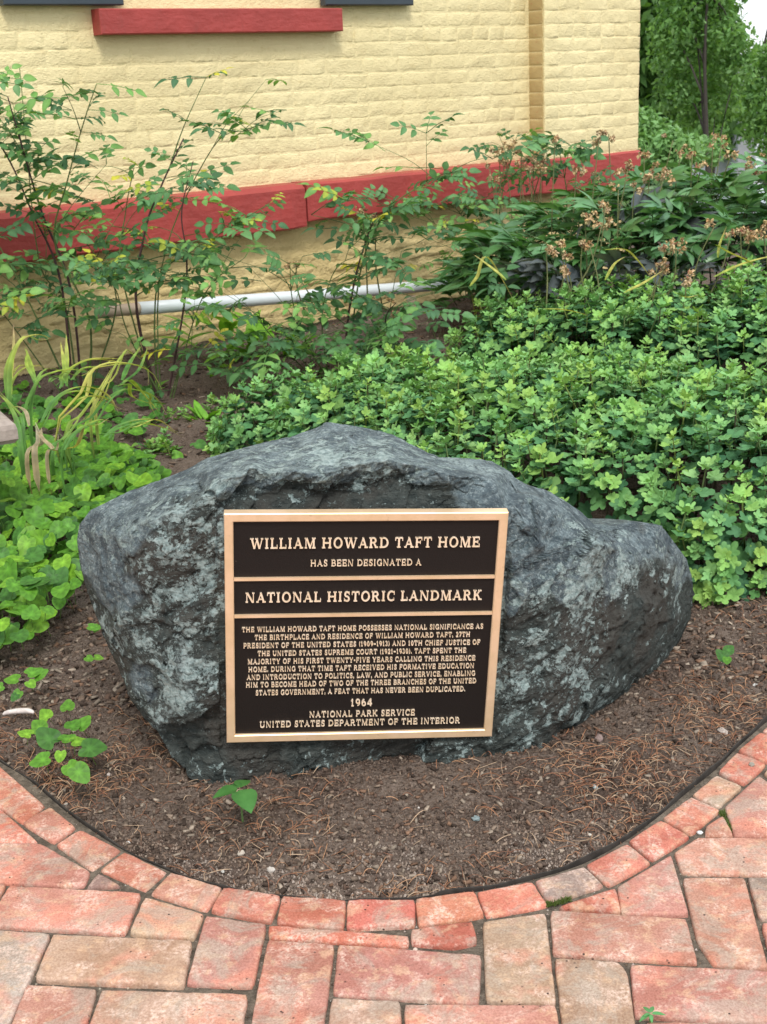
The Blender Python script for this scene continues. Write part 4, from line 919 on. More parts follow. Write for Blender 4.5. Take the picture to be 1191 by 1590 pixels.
# front mound / back mound height above the soil as functions of the ground position
def mound(x, y, blobs):
    h = 0
    for bx, by, rx, ry, hh, rot in blobs:
        c_, s_ = math.cos(rot), math.sin(rot); dx, dy = x-bx, y-by; q_ = ((dx*c_+dy*s_)/rx)**2+((-dx*s_+dy*c_)/ry)**2
        if q_ < 1: h = max(h, hh*(1-q_**2.2)**.5)
    return h
FRONTB = [(-.20, 4.02, .34, .32, .15, 0), (.12, 3.88, .48, .50, .22, 0), (.55, 3.45, .62, .62, .29, 0), (1.05, 3.2, .55, .55, .31, 0), (1.5, 3.2, .5, .6, .33, 0), (.78, 2.95, .22, .30, .25, 0)]
BACKB = [(.60, 4.60, .36, .36, .25, 0), (.98, 4.45, .5, .50, .32, 0), (1.5, 4.35, .5, .55, .36, 0), (1.9, 4.4, .5, .6, .36, 0)]
def mum_patch(blobs, name, label, x0, x1, y0, y1, step, loc):
    root = empty(name, loc); tag(root, label, 'flowering plant'); c_ = []
    y = y0
    while y < y1:
        x = x0
        while x < x1:
            px, py = x+random.uniform(-.4, .4)*step, y+random.uniform(-.4, .4)*step
            h = mound(px, py, blobs)
            if h > .03:
                e = .02; gx = (mound(px+e, py, blobs)-mound(px-e, py, blobs))/(2*e); gy = (mound(px, py+e, blobs)-mound(px, py-e, blobs))/(2*e)
                gx, gy = max(-3, min(3, gx)), max(-3, min(3, gy)); lv = [h]
                if math.hypot(gx, gy) > .9: lv = [h, h*.62, h*.28]
                for l_ in lv:
                    c_.append((px-gx*.01*(h-l_)*10, py-gy*.006*(h-l_)*10, l_+random.uniform(-.028, .022)*(1.5 if l_ == h else .5), gx, gy))
            x += step
        y += step
    sz = soil_z([q_[0] for q_ in c_], [q_[1] for q_ in c_]); items = []
    for q_, s0 in zip(c_, sz):
        P = np.array([q_[0], q_[1], s0+q_[2]]); nv = np.array([-q_[3]*.45, -q_[4]*.45, 1]); nv /= np.linalg.norm(nv)
        u_, v_ = project(P); inside = -40 < u_ < 1230 and v_ < 1050
        items.append((np.linalg.norm(P-CAMO)+(0 if inside else 50)+(2 if 330 < u_ < 900 and v_ > 760 else 0), P, nv))
    items.sort(key=lambda q_: q_[0]); a = Acc()
    for k, (_, P, nv) in enumerate(items):
        nv = nv+np.array([random.gauss(0, .22), random.gauss(0, .22), 0]); Rm = frame_to(nv, (math.cos(k*1.7), math.sin(k*1.7), .1)); Rm = np.stack([Rm[:, 0], -Rm[:, 2], Rm[:, 1]], 1); s_ = random.uniform(.7, 1.4)
        i_ = random.randrange(7)
        if k < 300:
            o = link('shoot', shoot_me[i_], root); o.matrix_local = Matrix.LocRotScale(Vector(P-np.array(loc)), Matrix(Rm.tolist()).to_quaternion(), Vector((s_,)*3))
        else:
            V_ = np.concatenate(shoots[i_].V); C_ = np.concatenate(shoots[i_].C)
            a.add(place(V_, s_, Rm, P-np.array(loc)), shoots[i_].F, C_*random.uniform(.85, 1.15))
    if a.n: tag(a.obj('foliage', M_MUM, root, True), kind='stuff')
    # woody stems below
    b = Acc()
    for k in range(160):
        _, P, nv = random.choice(items); g = np.array([P[0]+random.gauss(0, .02), P[1]+random.gauss(0, .02)+.03, 0]); b.tube(np.array([g, (g+P)/2+[0, .01, 0], P])-np.array(loc), [.003, .0025, .002], 4, (.06, .05, .03))
    b.obj('stem', M_BARK, root); root.children[-1]['kind'] = 'stuff'
    return items
mum_patch(FRONTB, 'chrysanthemum_plant', 'low spreading pale green lobed foliage directly behind the boulder', -.8, 2.1, 2.6, 4.6, .060, (.6, 3.4, 0))
mum_patch(BACKB, 'chrysanthemum_plant', 'taller back mound of green lobed foliage below the dried flower heads', .1, 2.5, 3.8, 5.1, .062, (1.1, 4.55, 0))
# small self-sown clumps left of the boulder's top
for k, (x, y, nsh, lab) in enumerate(((215, 745, 7, 'small lobed green plant at the upper left rim of the boulder'), (255, 705, 8, 'small lobed green plant on bare mulch behind the violets'), (290, 660, 5, 'tiny lobed green plant beside the end of the long lily leaf'), (345, 650, 9, 'leftmost clump of pale lobed foliage beside the brown mulch'))):
    B_ = onz(x, y, .05); r0 = empty('chrysanthemum_seedling', (B_[0], B_[1], 0.02)); tag(r0, lab, 'small plant')
    for j in range(nsh):
        s_ = random.uniform(.7, 1.0); o = link('shoot', random.choice(shoot_me), r0, (random.gauss(0, .035), random.gauss(0, .035), .045+random.uniform(0, .05)), (random.gauss(0, .3), random.gauss(0, .3), random.uniform(0, 6))); o.scale = (s_,)*3

# --- violets: heart-shaped leaves
G_V, G_VY, G_VD = (.125, .31, .03), (.20, .41, .035), (.065, .185, .03)
def violet_leaf_mesh(seed, col):
    random.seed(seed); V, F = polar_leaf(1, heart, random.uniform(.15, .35), 26, ripple=random.uniform(.01, .05), pht=seed)
    V = V*[random.uniform(.85, 1.0), 1, 1]; a = Acc(); cc = np.tile(tint(col, .1), (len(V), 1)); ang_ = np.arctan2(V[:, 1], V[:, 0]); cc *= (1+.16*np.cos(ang_*9))[:, None]; cc[0] *= 1.35; cc[1:27] *= .9; cc[27:] *= 1.1
    a.add(V, F, cc); a.tube([(0, 0, -.01), (0, -.15, -.5), (0, -.1, -1.6)], [.035, .035, .03], 4, (.20, .36, .08)); return a
vacc = [violet_leaf_mesh(200+k, (G_V, G_VY, G_V, G_VD, G_V, G_VY, G_VD, G_V)[k]) for k in range(8)]; vme = [v.mesh('leaf', M_VIOLET, True) for v in vacc]
random.seed(9)
def vio_h(x, y): return 0
root = empty('violet_patch', (-.95, 3.1, 0)); tag(root, 'dense bright green heart-shaped leaves spreading left of the boulder', 'ground cover')
items = []
V_POLY = [(-120, 700), (60, 690), (200, 700), (255, 735), (240, 780), (150, 815), (125, 850), (128, 905), (90, 950), (45, 1000), (-10, 1020), (-140, 1000)]
from mathutils.geometry import intersect_point_tri_2d
def inpoly(x, y, P):
    c_ = False
    for i_ in range(len(P)):
        (x1, y1), (x2, y2) = P[i_], P[i_-1]
        if (y1 > y) != (y2 > y) and x < (x2-x1)*(y-y1)/(y2-y1)+x1: c_ = not c_
    return c_
tries = 0
while len(items) < 1100 and tries < 90000:
    tries += 1; gx, gy = random.uniform(-1.75, -.42), random.uniform(2.45, 4.3); h = random.uniform(.03, .14)
    u_, v_ = project((gx, gy, h))
    if not inpoly(u_, v_, V_POLY): continue
    if any((gx-q_[0])**2+(gy-q_[1])**2 < .022**2 and abs(h-q_[2]) < .05 for q_ in items): continue
    items.append((gx, gy, h))
items += [(-1.2+random.uniform(-.6, .45), random.uniform(4.05, 4.75), random.uniform(.02, .12)) for _ in range(420)]
items += [(random.uniform(-.85, -.35), random.uniform(3.9, 4.7), random.uniform(.01, .06)) for _ in range(70)]
items.sort(key=lambda q_: q_[1]); a = Acc(); L0 = np.array(root.location)
for k, (gx, gy, h) in enumerate(items):
    P = np.array([gx, gy, .015+h]); az = random.uniform(0, 6.28); tl = random.uniform(.1, .75)
    Rm = rotm(random.gauss(.38, .35), random.gauss(0, .32), 0) @ rotm(0, 0, az if random.random() < .4 else math.pi+random.gauss(0, .8))
    s_ = random.uniform(.019, .036); i_ = random.choice((0, 1, 2, 4, 5, 7, 3, 6) if gy < 4.2 else (3, 6, 3, 0))
    if k < 300:
        o = link('leaf', vme[i_], root); o.matrix_local = Matrix.LocRotScale(Vector(P-L0), Matrix(Rm.tolist()).to_quaternion(), Vector((s_,)*3))
    else: a.add(place(np.concatenate(vacc[i_].V), s_, Rm, P-L0), vacc[i_].F, np.concatenate(vacc[i_].C))
tag(a.obj('leaf', M_VIOLET, root, True), kind='stuff')
def sprig(x, y, leaves, lab, nm='violet_seedling', z0=.02, mats=None):
    """leaves: px offsets in the photograph of the leaf centres, size in px"""
    B_ = onz(x, y, z0+.03); r0 = empty(nm, (B_[0], B_[1], 0)); tag(r0, lab, 'small plant'); sc_ = B_[1]/FPX*1.05
    for (dx, dy, sz, ci) in leaves:
        hz = z0+.025+.02*random.random(); P = onz(x+dx, y+dy, hz)-np.array(r0.location)
        Rm = rotm(random.gauss(.45, .15), random.gauss(0, .15), 0) @ rotm(0, 0, -math.atan2(dy, dx)-math.pi/2+random.gauss(0, .3) if abs(dx)+abs(dy) > 8 else random.uniform(0, 6))
        o = link('leaf', vme[ci], r0); o.matrix_local = Matrix.LocRotScale(Vector(P), Matrix(Rm.tolist()).to_quaternion(), Vector((sz*sc_*.78,)*3))
    return r0
sprig(97, 1160, [(-20, -12, 34, 3), (15, -32, 22, 7), (-25, -48, 24, 1), (8, -62, 22, 0), (42, 2, 34, 3), (22, -8, 24, 1), (-30, 20, 26, 7), (12, 32, 24, 0), (25, 38, 28, 0), (-55, -20, 20, 5), (30, -34, 26, 4), (-3, 12, 18, 1), (-35, -30, 24, 0), (5, -12, 22, 7)], 'round-leaved seedling on the soil beside the red brick ring')
sprig(42, 1055, [(-20, 0, 20, 0), (8, -10, 22, 7), (18, -6, 20, 4), (5, 6, 16, 1), (-14, 22, 14, 0), (-18, 26, 12, 3), (-42, 12, 14, 0)], 'small two-tufted seedling on the soil below the violet patch')
sprig(143, 1022, [(-6, 0, 12, 0), (8, -1, 12, 1)], 'tiny two-leaved seedling near the lower left flank of the boulder')
sprig(146, 974, [(-4, 0, 14, 7), (5, 0, 12, 4)], 'tiny seedling touching the left edge of the boulder')
sprig(1127, 1016, [(-4, 4, 18, 3), (4, -6, 16, 3), (2, 8, 12, 0)], 'lone small green seedling on the mulch right of the boulder')
sprig(1010, 700, [(0, 0, 8, 0)], 'x') if False else None
def ovate_leaf(seed, L=1, W=.55, fold=.25, curl=.25, col=(.1, .2, .06), prof=ovate, wave=.0, n=6):
    V, F = strip_leaf(L, W, prof, fold, curl, n, wave); a = Acc(); cc = np.tile(np.array(col), (len(V), 1)); cc[1::3] *= 1.25; a.add(V, F, cc); return a
def single(x, y, specs, nm, lab, cat, col, z0=.02, W=.6, lift=.035):
    B_ = onz(x, y, z0+lift); r0 = empty(nm, (B_[0], B_[1], 0)); tag(r0, lab, cat); sc_ = B_[1]/FPX*1.05
    for dx, dy, L, wz in specs:
        P = onz(x+dx, y+dy, z0+lift)-np.array(r0.location); base_ = np.array([0, 0, z0+lift*.9]); d = P-base_; 
        a = ovate_leaf(1, 1, W, .18, .3, tint(col, .1)); Rm = frame_to(d); o = link('leaf', a.mesh('leaf', M_LEAF, True), r0)
        o.matrix_local = Matrix.LocRotScale(Vector(base_+d*.1), Matrix(Rm.tolist()).to_quaternion(), Vector((L*sc_*1.25,)*3))
    a = Acc(); a.tube([(0, 0, -.01), (0, 0, z0+lift*.7)], [.0018, .0014], 5, (.12, .2, .06)); a.obj('stem', M_BARK, r0)
single(372, 1222, [(-30, 6, 34, 0), (12, 20, 46, 0), (8, -18, 30, 0), (-14, -14, 20, 0)], 'broadleaf_seedling', 'four-leaved seedling at the foot of the boulder', 'small plant', (.09, .24, .055), W=.75)
single(1010, 1572, [(-14, 8, 20, 0), (-12, -14, 18, 0), (4, -12, 18, 0), (16, 0, 20, 0), (22, -2, 16, 0), (2, 10, 16, 0), (-3, 2, 14, 0)], 'joint_weed', 'small green weed growing in the joint between bricks', 'weed', (.12, .34, .12), z0=-.008, W=.38, lift=.02)
# moss in two joints
for (pts_, lab) in ((((850, 1406), (870, 1402), (885, 1396)), 'dark green moss in the joint below the grey ring brick'), (((1121, 1262), (1128, 1275), (1137, 1290)), 'green moss strip in the joint beside the small cut brick')):
    a = Acc(); c0 = onz(*pts_[1], -.006)
    for k in range(160):
        q_ = random.uniform(0, 1.999); i_ = int(q_); f = q_-i_; P = onz(pts_[i_][0]*(1-f)+pts_[i_+1][0]*f+random.gauss(0, 2.2), pts_[i_][1]*(1-f)+pts_[i_+1][1]*f+random.gauss(0, 2.2), -.006)-c0
        for j in range(3):
            d = np.array([random.gauss(0, .003), random.gauss(0, .003), random.uniform(.003, .007)]); a.add([P+(-.0008, 0, 0), P+(.0008, 0, 0), P+d], [(0, 1, 2)], tint((.13, .17, .035), .3))
    o = a.obj('moss_tuft', M_LEAF); o.location = c0; tag(o, lab, 'moss')

# --- day lilies: arching strap leaves
def blade(pts, wdt, cols, twist=.5):                # pts world polyline; colour runs along the blade
    P = smoothline(pts, 18); n = len(P); T_ = np.gradient(P, axis=0); V = []; C_ = []
    for i_ in range(n):
        t = T_[i_]/np.linalg.norm(T_[i_]); sd_ = np.cross(t, (0, 0, 1)); sd_ = sd_/(np.linalg.norm(sd_)+1e-6); sd_ = sd_*math.cos(twist)+np.array([0, 1, 0])*math.sin(twist)*.3+np.array([1, 0, 0])*math.sin(twist)*.6; up = np.cross(sd_, t)
        f = i_/(n-1); w_ = wdt/2*min(1, .5+2.5*f)*max(.06, (1-f**3)); c = np.array([np.interp(f, [k/(len(cols)-1) for k in range(len(cols))], [c_[j] for c_ in cols]) for j in range(3)])
        V += [P[i_]-sd_*w_+up*w_*.5, P[i_], P[i_]+sd_*w_+up*w_*.5]; c = c*(1+.18*math.sin(i_*1.9+wdt*9000)); C_ += [c, c*.78, c*1.06]
    F = [(3*i_+k, 3*i_+k+1, 3*i_+4+k, 3*i_+3+k) for i_ in range(n-1) for k in range(2)]
    return V, F, C_
GR, YG, YE, DR = (.14, .32, .07), (.40, .50, .08), (.68, .62, .16), (.55, .42, .26)
LZ = lambda X, Y: (X/3.97, 500+Y/3.97)
LIL = [ # points in the enlarged view, depth, width px, colours
 ([(60, 520), (68, 280), (130, 120), (240, 80), (330, 115)], 3.75, 6, (GR, YG, YE, DR)), ([(50, 490), (75, 380), (140, 295), (230, 270), (285, 290)], 3.8, 5, (GR, YG, YE, DR)),
 ([(215, 380), (190, 270), (155, 160)], 3.8, 5, (GR, YG, YG)), ([(130, 800), (110, 640), (60, 520), (-10, 440)], 3.6, 6, (GR, GR, YG)), ([(380, 400), (410, 260), (408, 80)], 3.85, 6, (GR, YG, YE)),
 ([(150, 640), (230, 380), (330, 315), (440, 295), (560, 305)], 3.7, 7, (GR, GR, YG, YE)), ([(370, 410), (440, 290), (560, 235), (690, 240), (790, 260)], 3.85, 6, (GR, YG, YE, YE)),
 ([(350, 660), (500, 450), (560, 320), (660, 260), (800, 260), (930, 310), (1000, 420)], 3.65, 8, (GR, YE, YE, YE, YG, DR)), ([(255, 620), (330, 490), (440, 415), (560, 405), (670, 460), (730, 560)], 3.5, 8, (GR, GR, YG, YE, DR)),
 ([(400, 720), (560, 600), (650, 490), (760, 420), (890, 430), (980, 490), (1020, 560)], 3.6, 7, (GR, GR, GR, YG, DR)), ([(560, 620), (610, 470), (680, 330), (760, 200), (820, 200), (900, 250)], 3.75, 5, (GR, YE, YG, DR)),
 ([(760, 380), (800, 365), (860, 420), (980, 555)], 3.55, 6, (GR, YG, YE)), ([(755, 360), (800, 260), (870, 150)], 3.7, 6, (GR, GR, YG)), ([(400, 790), (480, 680), (600, 610), (690, 610)], 3.3, 6, (GR, GR, YG, DR)),
 ([(650, 700), (740, 640), (860, 605), (980, 610), (1090, 680)], 3.35, 7, (GR, GR, YE, DR)), ([(640, 710), (760, 650), (870, 630), (1000, 650), (1130, 710)], 3.3, 6, (GR, GR, YG, DR)),
 ([(420, 690), (500, 580), (600, 440), (690, 280)], 3.6, 6, (GR, YG, YE)), ([(300, 830), (420, 700), (520, 540)], 3.45, 6, (GR, GR, YG)), ([(215, 840), (235, 740), (220, 640)], 3.4, 7, (DR, DR, (.62, .50, .36))), ([(330, 780), (260, 720), (255, 650)], 3.4, 5, (DR, DR, DR)),
 ([(180, 640), (160, 560), (110, 525), (60, 530)], 3.5, 4, (DR, DR, YG)), ([(290, 840), (350, 790), (360, 700)], 3.4, 4, (DR, DR)), ([(520, 640), (480, 760), (420, 780), (380, 790)], 3.4, 5, (DR, YE, DR)), ([(440, 360), (520, 290), (620, 275), (700, 230)], 3.8, 6, (GR, YG, YE)),
 ([(480, 480), (560, 460), (640, 470), (740, 540)], 3.55, 6, (YG, YE, YE, DR)), ([(60, 520), (68, 380), (85, 150), (82, 10)], 3.9, 4, (GR, YE, (.5, .3, .2)))]
random.seed(77)
LIL = LIL+[([(x*random.uniform(.94, 1.06)+random.uniform(-40, 40), y+random.uniform(-35, 45)) for x, y in p_], Y+random.uniform(-.1, .15), w_*.75, c_) for p_, Y, w_, c_ in LIL[:20]]
gl = onz(85, 720, .03); lily = empty('day_lily', (gl[0], 3.6, 0)); tag(lily, 'clump of arching yellow and green strap leaves beside the stone bench', 'plant'); li = -np.array(lily.location)
for pts, Y, wd, cols in LIL:
    n = len(pts); W3 = [aty(*LZ(*q_), Y+.12*(i_/(n-1)-.5)) for i_, q_ in enumerate(pts)]
    if W3[0][2] < .25: W3 = [W3[0]*np.array([1, 1, 0])+np.array([0, 0, .0])]+W3 if W3[0][2] > .1 else W3
    a = Acc(); V, F, C_ = blade(np.array(W3)+li, wd*Y/FPX*1.35, cols, random.uniform(.2, 1.1)); a.add(V, F, np.array(C_)); a.obj('leaf', M_LEAF, lily, True)
IRI = [([(730, 445), (742, 430), (757, 400), (800, 470)], 4.9, 6), ([(785, 435), (760, 415), (735, 395)], 4.6, 5), ([(970, 455), (1000, 440), (1030, 420)], 4.5, 7), ([(940, 435), (955, 410), (972, 398)], 4.6, 5), ([(1110, 430), (1150, 412), (1191, 400), (1220, 395)], 4.5, 7),
       ([(1110, 380), (1130, 392), (1160, 405), (1172, 415)], 4.5, 6), ([(845, 480), (880, 482), (915, 490)], 4.1, 6), ([(940, 388), (970, 388), (990, 405), (1010, 430)], 4.7, 5), ([(1115, 400), (1118, 380), (1128, 352)], 4.5, 4), ([(1055, 460), (1070, 462), (1085, 458)], 4.2, 6)]
g2 = aty(960, 430, 4.6); iris = empty('withered_lily', (g2[0], 4.55, 0)); tag(iris, 'scattered yellow withered strap leaves rising among the dried flower heads', 'plant'); ii = -np.array(iris.location)
for pts, Y, wd in IRI:
    a = Acc(); V, F, C_ = blade(np.array([aty(*q_, Y-.25) for q_ in pts])+ii, wd*Y/FPX*1.8, (YG, YE, YE, (.6, .45, .2)), .8); a.add(V, F, np.array(C_)); a.obj('leaf', M_LEAF, iris, True)
DRY = [([(735, 590), (737, 500), (730, 445)], 5.1, 4, YG), ([(755, 570), (748, 500), (742, 470), (730, 450)], 5.0, 4, DR), ([(700, 570), (710, 548), (730, 545)], 5.0, 4, YE), ([(735, 520), (745, 490), (765, 492), (775, 510), (778, 530)], 4.9, 5, YE), ([(770, 540), (790, 525), (800, 555)], 4.9, 4, YE), ([(742, 540), (736, 500), (740, 480), (728, 445)], 5.1, 3, GR)]
g3 = onz(738, 570, .03); dl = empty('dry_lily', (g3[0], g3[1], .03)); tag(dl, 'few thin drying strap leaves on the mulch left of the foliage mound', 'plant'); di3 = -np.array(dl.location)
for pts, Y, wd, c_ in DRY:
    a = Acc(); V, F, C_ = blade(np.array([aty(*q_, g3[1]) for q_ in pts])+di3, wd*5/FPX*1.5, (c_, YE, c_), .8); a.add(V, F, np.array(C_)); a.obj('leaf', M_LEAF, dl, True)
# thin grass tufts on the mulch
for x, y, lab in ((680, 560, 'thin grass tuft on the bare mulch by the drain pipe'), (400, 690, 'sparse grass tuft growing beside the boulder top'), (290, 610, 'wispy grass stems under the middle rose bush')):
    B_ = onz(x, y, .04); a = Acc()
    for k in range(9):
        e = np.array([random.gauss(0, .03), random.gauss(0, .02), random.uniform(.06, .15)]); V, F, C_ = blade(np.array([(0, 0, 0), e*[.3, .3, .6], e]), .004, ((.10, .22, .05), (.2, .32, .08)), .3); a.add(V, F, np.array(C_))
    o = a.obj('grass_tuft', M_LEAF); o.location = B_; tag(o, lab, 'grass tuft')

# --- roses
def rose_leaf_mesh(seed, cols, size=1.0):
    random.seed(seed); a = Acc(); n = 2 if seed % 3 else 3; L = .085*size
    a.tube([(0, 0, 0), (0, L*.5, .004), (0, L, 0)], [.0011, .0009, .0007], 4, np.array(cols)*1.1)
    pos = [(L*(.42+.38*k/(max(1, n-1))), s_) for k in range(n) for s_ in (-1, 1)]+[(L, 0)]
    for y, s_ in pos:
        V, F = strip_leaf(1, .60, ovate, random.uniform(.1, .4), random.uniform(.1, .4), 5, .05); sz = (.036 if s_ == 0 else .029)*size*random.uniform(.8, 1.15)
        d = np.array([s_*.95, .45 if s_ else 1, random.uniform(-.15, .15)]); cc = np.tile(tint(cols, .1), (len(V), 1)); cc[1::3] *= 1.2
        a.add(place(V, sz, frame_to(d, (random.gauss(0, .2), 0, 1)), np.array([0, y, 0])), F, cc)
    return a.mesh('leaf', M_LEAF, True)
RG, RGL, RGD, RYE = (.135, .285, .105), (.22, .42, .11), (.085, .195, .085), (.65, .58, .07)
ROSE = [rose_leaf_mesh(k, c_) for k, c_ in enumerate((RG, RGL, RGD, RG, (.07, .17, .06), RGL, RGD, RG, (.09, .2, .05)))]; ROSEY = [rose_leaf_mesh(40, RYE, .8), rose_leaf_mesh(41, (.45, .5, .07), .8)]
random.seed(21)
def rose(name, lab, base_px, canes, nleaf, yellow=.05, Yb=None, size=1.0, lowbias=1.0, sides=8):
    B_ = onz(*base_px, .04); r0 = empty(name, (B_[0], B_[1], .03)); tag(r0, lab, 'rose bush'); ri = -np.array(r0.location); spots = []
    for pts, dY, rad_, col in canes:
        n = len(pts); Y0 = B_[1]; W3 = [B_+np.array([random.gauss(0, .02), random.gauss(0, .02), -.03])]+[aty(x, y, Y0+dY*(i_+1)/n) for i_, (x, y) in enumerate(pts)]
        P = smoothline(W3, 22); a = Acc(); a.tube(P+ri, np.linspace(rad_, rad_*.35, 22), 6, col); a.obj('cane', M_BARK, r0, True)
        for k in range(4, 22): spots += [(P[k], P[min(k+1, 21)]-P[k-1], k/21)]*(1 if k < 9 else 2)
        b = Acc(); made = 0
        for k in range(sides):
            i_ = random.randrange(6, 20); d = np.array([random.gauss(0, 1), random.gauss(0, .6), random.uniform(.1, 1)]); d /= np.linalg.norm(d); L = random.uniform(.08, .24)*size
            e = P[i_]+d*L*.5+[0, 0, .01]; e2 = P[i_]+d*L+[0, 0, -.01]; b = Acc(); b.tube(smoothline([P[i_], P[i_]*.5+e*.5+[0, 0, .006], e, e2], 8)+ri, np.linspace(rad_*.45, rad_*.18, 8), 5, (.09, .15, .05)); b.obj('twig', M_BARK, r0, True)
            for q_ in (.3, .5, .75, 1.0): spots += [(P[i_]+(e2-P[i_])*q_, d, .8)]*2
            spots += [(e2, d, 1)]
    for k in range(nleaf):
        P, t, f = random.choice(spots); az = random.uniform(0, 6.28); d = np.array([math.cos(az), math.sin(az)*.8, random.uniform(-.25, .55)])
        me_ = random.choice(ROSEY) if random.random() < yellow else random.choice(ROSE); s_ = random.uniform(.65, 1.15)*size
        o = link('leaf', me_, r0); o.matrix_local = Matrix.LocRotScale(Vector(P+ri), Matrix(frame_to(d, (random.gauss(0, .35), random.gauss(-.55, .35), 1)).tolist()).to_quaternion(), Vector((s_,)*3))
    return r0, ri
DK, GN = (.07, .035, .035), (.10, .15, .045)
roseA = rose('rose_bush', 'tall open rose bush at the left with long bare dark canes', (120, 640), [
    ([(110, 450), (65, 330), (35, 230), (12, 150)], -.1, .0055, DK), ([(95, 440), (50, 330), (10, 240), (-30, 190)], .0, .005, DK), ([(140, 500), (85, 380), (105, 280), (130, 190), (150, 130)], -.15, .0045, GN),
    ([(60, 500), (20, 420), (-20, 350)], -.1, .004, GN), ([(180, 480), (150, 400), (100, 340)], .05, .0035, GN), ([(30, 520), (-10, 470)], -.2, .003, GN), ([(100, 470), (60, 400), (30, 100)], .1, .004, GN)], 190, .02, size=1.5, sides=3)
roseB = rose('rose_bush', 'middle rose bush with yellowing leaves before the red band', (255, 640), [
    ([(212, 480), (225, 360), (250, 290), (285, 215)], -.05, .0062, DK), ([(285, 480), (290, 400), (282, 330), (300, 250)], -.1, .0045, DK), ([(190, 430), (195, 330), (210, 250)], .05, .0035, GN),
    ([(240, 500), (255, 420), (330, 370), (420, 315)], -.1, .0035, GN), ([(300, 500), (330, 440), (380, 400)], -.2, .003, GN), ([(250, 420), (330, 230), (395, 200)], -.05, .003, GN), ([(200, 520), (180, 450), (150, 420)], -.2, .003, GN), ([(300, 540), (380, 590)], -.1, .003, GN)], 170, .12, size=1.4, sides=4)
roseC = rose('rose_bush', 'slender rose bush arching towards the corner pier', (530, 610), [
    ([(538, 520), (552, 430), (570, 370), (585, 330)], -.05, .0055, DK), ([(560, 420), (600, 330), (660, 285), (720, 262)], -.1, .0035, GN), ([(480, 540), (455, 470), (450, 410)], -.1, .004, GN), ([(500, 500), (520, 420), (560, 395)], -.1, .003, GN),
    ([(590, 540), (600, 490), (615, 470)], -.15, .004, DK), ([(420, 520), (400, 480)], -.2, .003, GN), ([(470, 560), (450, 520)], -.25, .003, GN), ([(590, 570), (620, 530)], -.2, .003, GN), ([(560, 580), (570, 540)], -.3, .003, GN), ([(430, 570), (410, 545)], -.3, .003, GN)], 230, .03, size=1.5, sides=6)
roseD = rose('rose_bush', 'rose bush topped with clusters of tan dried flowers before the wall', (800, 505), [
    ([(775, 400), (780, 300), (800, 230)], .0, .005, GN), ([(810, 400), (830, 300), (850, 240)], .1, .005, GN), ([(760, 430), (720, 340), (690, 310)], -.1, .004, GN), ([(850, 420), (880, 320), (865, 215)], .1, .005, GN), ([(780, 460), (740, 400)], -.2, .004, GN), ([(830, 450), (860, 400), (900, 350)], -.1, .004, GN), ([(750, 440), (700, 370), (640, 320)], -.1, .003, GN), ([(800, 460), (790, 380), (770, 330)], -.25, .004, GN)], 270, .01, size=1.4, sides=6)
# --- bright broad-leaved plant among the roses
B_ = onz(368, 585, .05); br = empty('phlox_plant', (B_[0], B_[1], .02)); tag(br, 'bushy bright yellow-green long-leaved plant between the middle and slender rose bushes', 'plant')
for k in range(60):
    az = k*2.4; d = np.array([math.cos(az), math.sin(az)*.7, random.uniform(.2, 1.4)]); z_ = random.uniform(.03, .26); a = ovate_leaf(1, 1, .30, .25, .35, tint((.24, .48, .05), .15), lance, .05)
    o = link('leaf', a.mesh('leaf', M_LEAF, True), br); s_ = random.uniform(.11, .19); o.matrix_local = Matrix.LocRotScale(Vector((random.gauss(0, .09), random.gauss(0, .05), z_)), Matrix(frame_to(d).tolist()).to_quaternion(), Vector((s_,)*3))
for x, y, lab in ((487, 500, 'small bright green tuft in front of the white pipe'), (430, 560, 'bright green sprout beside the foot of the slender rose bush'), (330, 540, 'bright green sprout under the middle rose bush'), (335, 600, 'green sprout on the mulch left of the pale foliage mound'), (235, 620, 'green sprout among the lily leaf tips'), (400, 545, 'bright green sprout just right of the phlox plant'), (290, 560, 'bright green sprout against the dark foot of the middle rose bush'), (320, 660, 'bright green sprout at the left end of the pale lobed foliage')):
    B_ = onz(x, y+15, .03); b2_ = empty('leafy_sprout', (B_[0], B_[1], .02)); tag(b2_, lab, 'small plant')
    for k in range(16):
        az = k*2.4; d = np.array([math.cos(az), math.sin(az)*.7, random.uniform(.3, 1.8)]); a = ovate_leaf(1, 1, .32, .25, .35, tint((.19, .42, .05), .15), lance)
        o = link('leaf', a.mesh('leaf', M_LEAF, True), b2_); s_ = random.uniform(.06, .12); o.matrix_local = Matrix.LocRotScale(Vector((random.gauss(0, .02), random.gauss(0, .02), .02+random.uniform(0, .05))), Matrix(frame_to(d).tolist()).to_quaternion(), Vector((s_,)*3))

# --- peony with long leaflets and dried heads
def peony_leaf(seed, col, size=1.0):
    random.seed(seed); a = Acc(); L = .10*size; a.tube([(0, 0, 0), (0, L, .01)], [.002, .0014], 4, (.12, .16, .06))
    for d, b_ in (((0, 1, .1), 1), ((-.6, .9, .05), .95), ((.6, .9, .05), .95), ((-.9, .3, 0), .55), ((.9, .3, 0), .55), ((-.35, 1, -.1), .8)):
        V, F = strip_leaf(1, .30, lance, random.uniform(.15, .5), random.uniform(.1, .45), 6, .04); cc = np.tile(tint(col, .14), (len(V), 1)); cc[1::3] *= 1.35
        a.add(place(V, .105*size*random.uniform(.8, 1.15), frame_to(np.array(d)+[0, 0, random.gauss(0, .15)], (random.gauss(0, .2), 0, 1)), np.array([0, L*b_, 0])), F, cc)
    return a.mesh('leaf', M_PEONY, True)
PG, PGD, PGP = (.125, .27, .11), (.10, .21, .10), (.10, .11, .115)
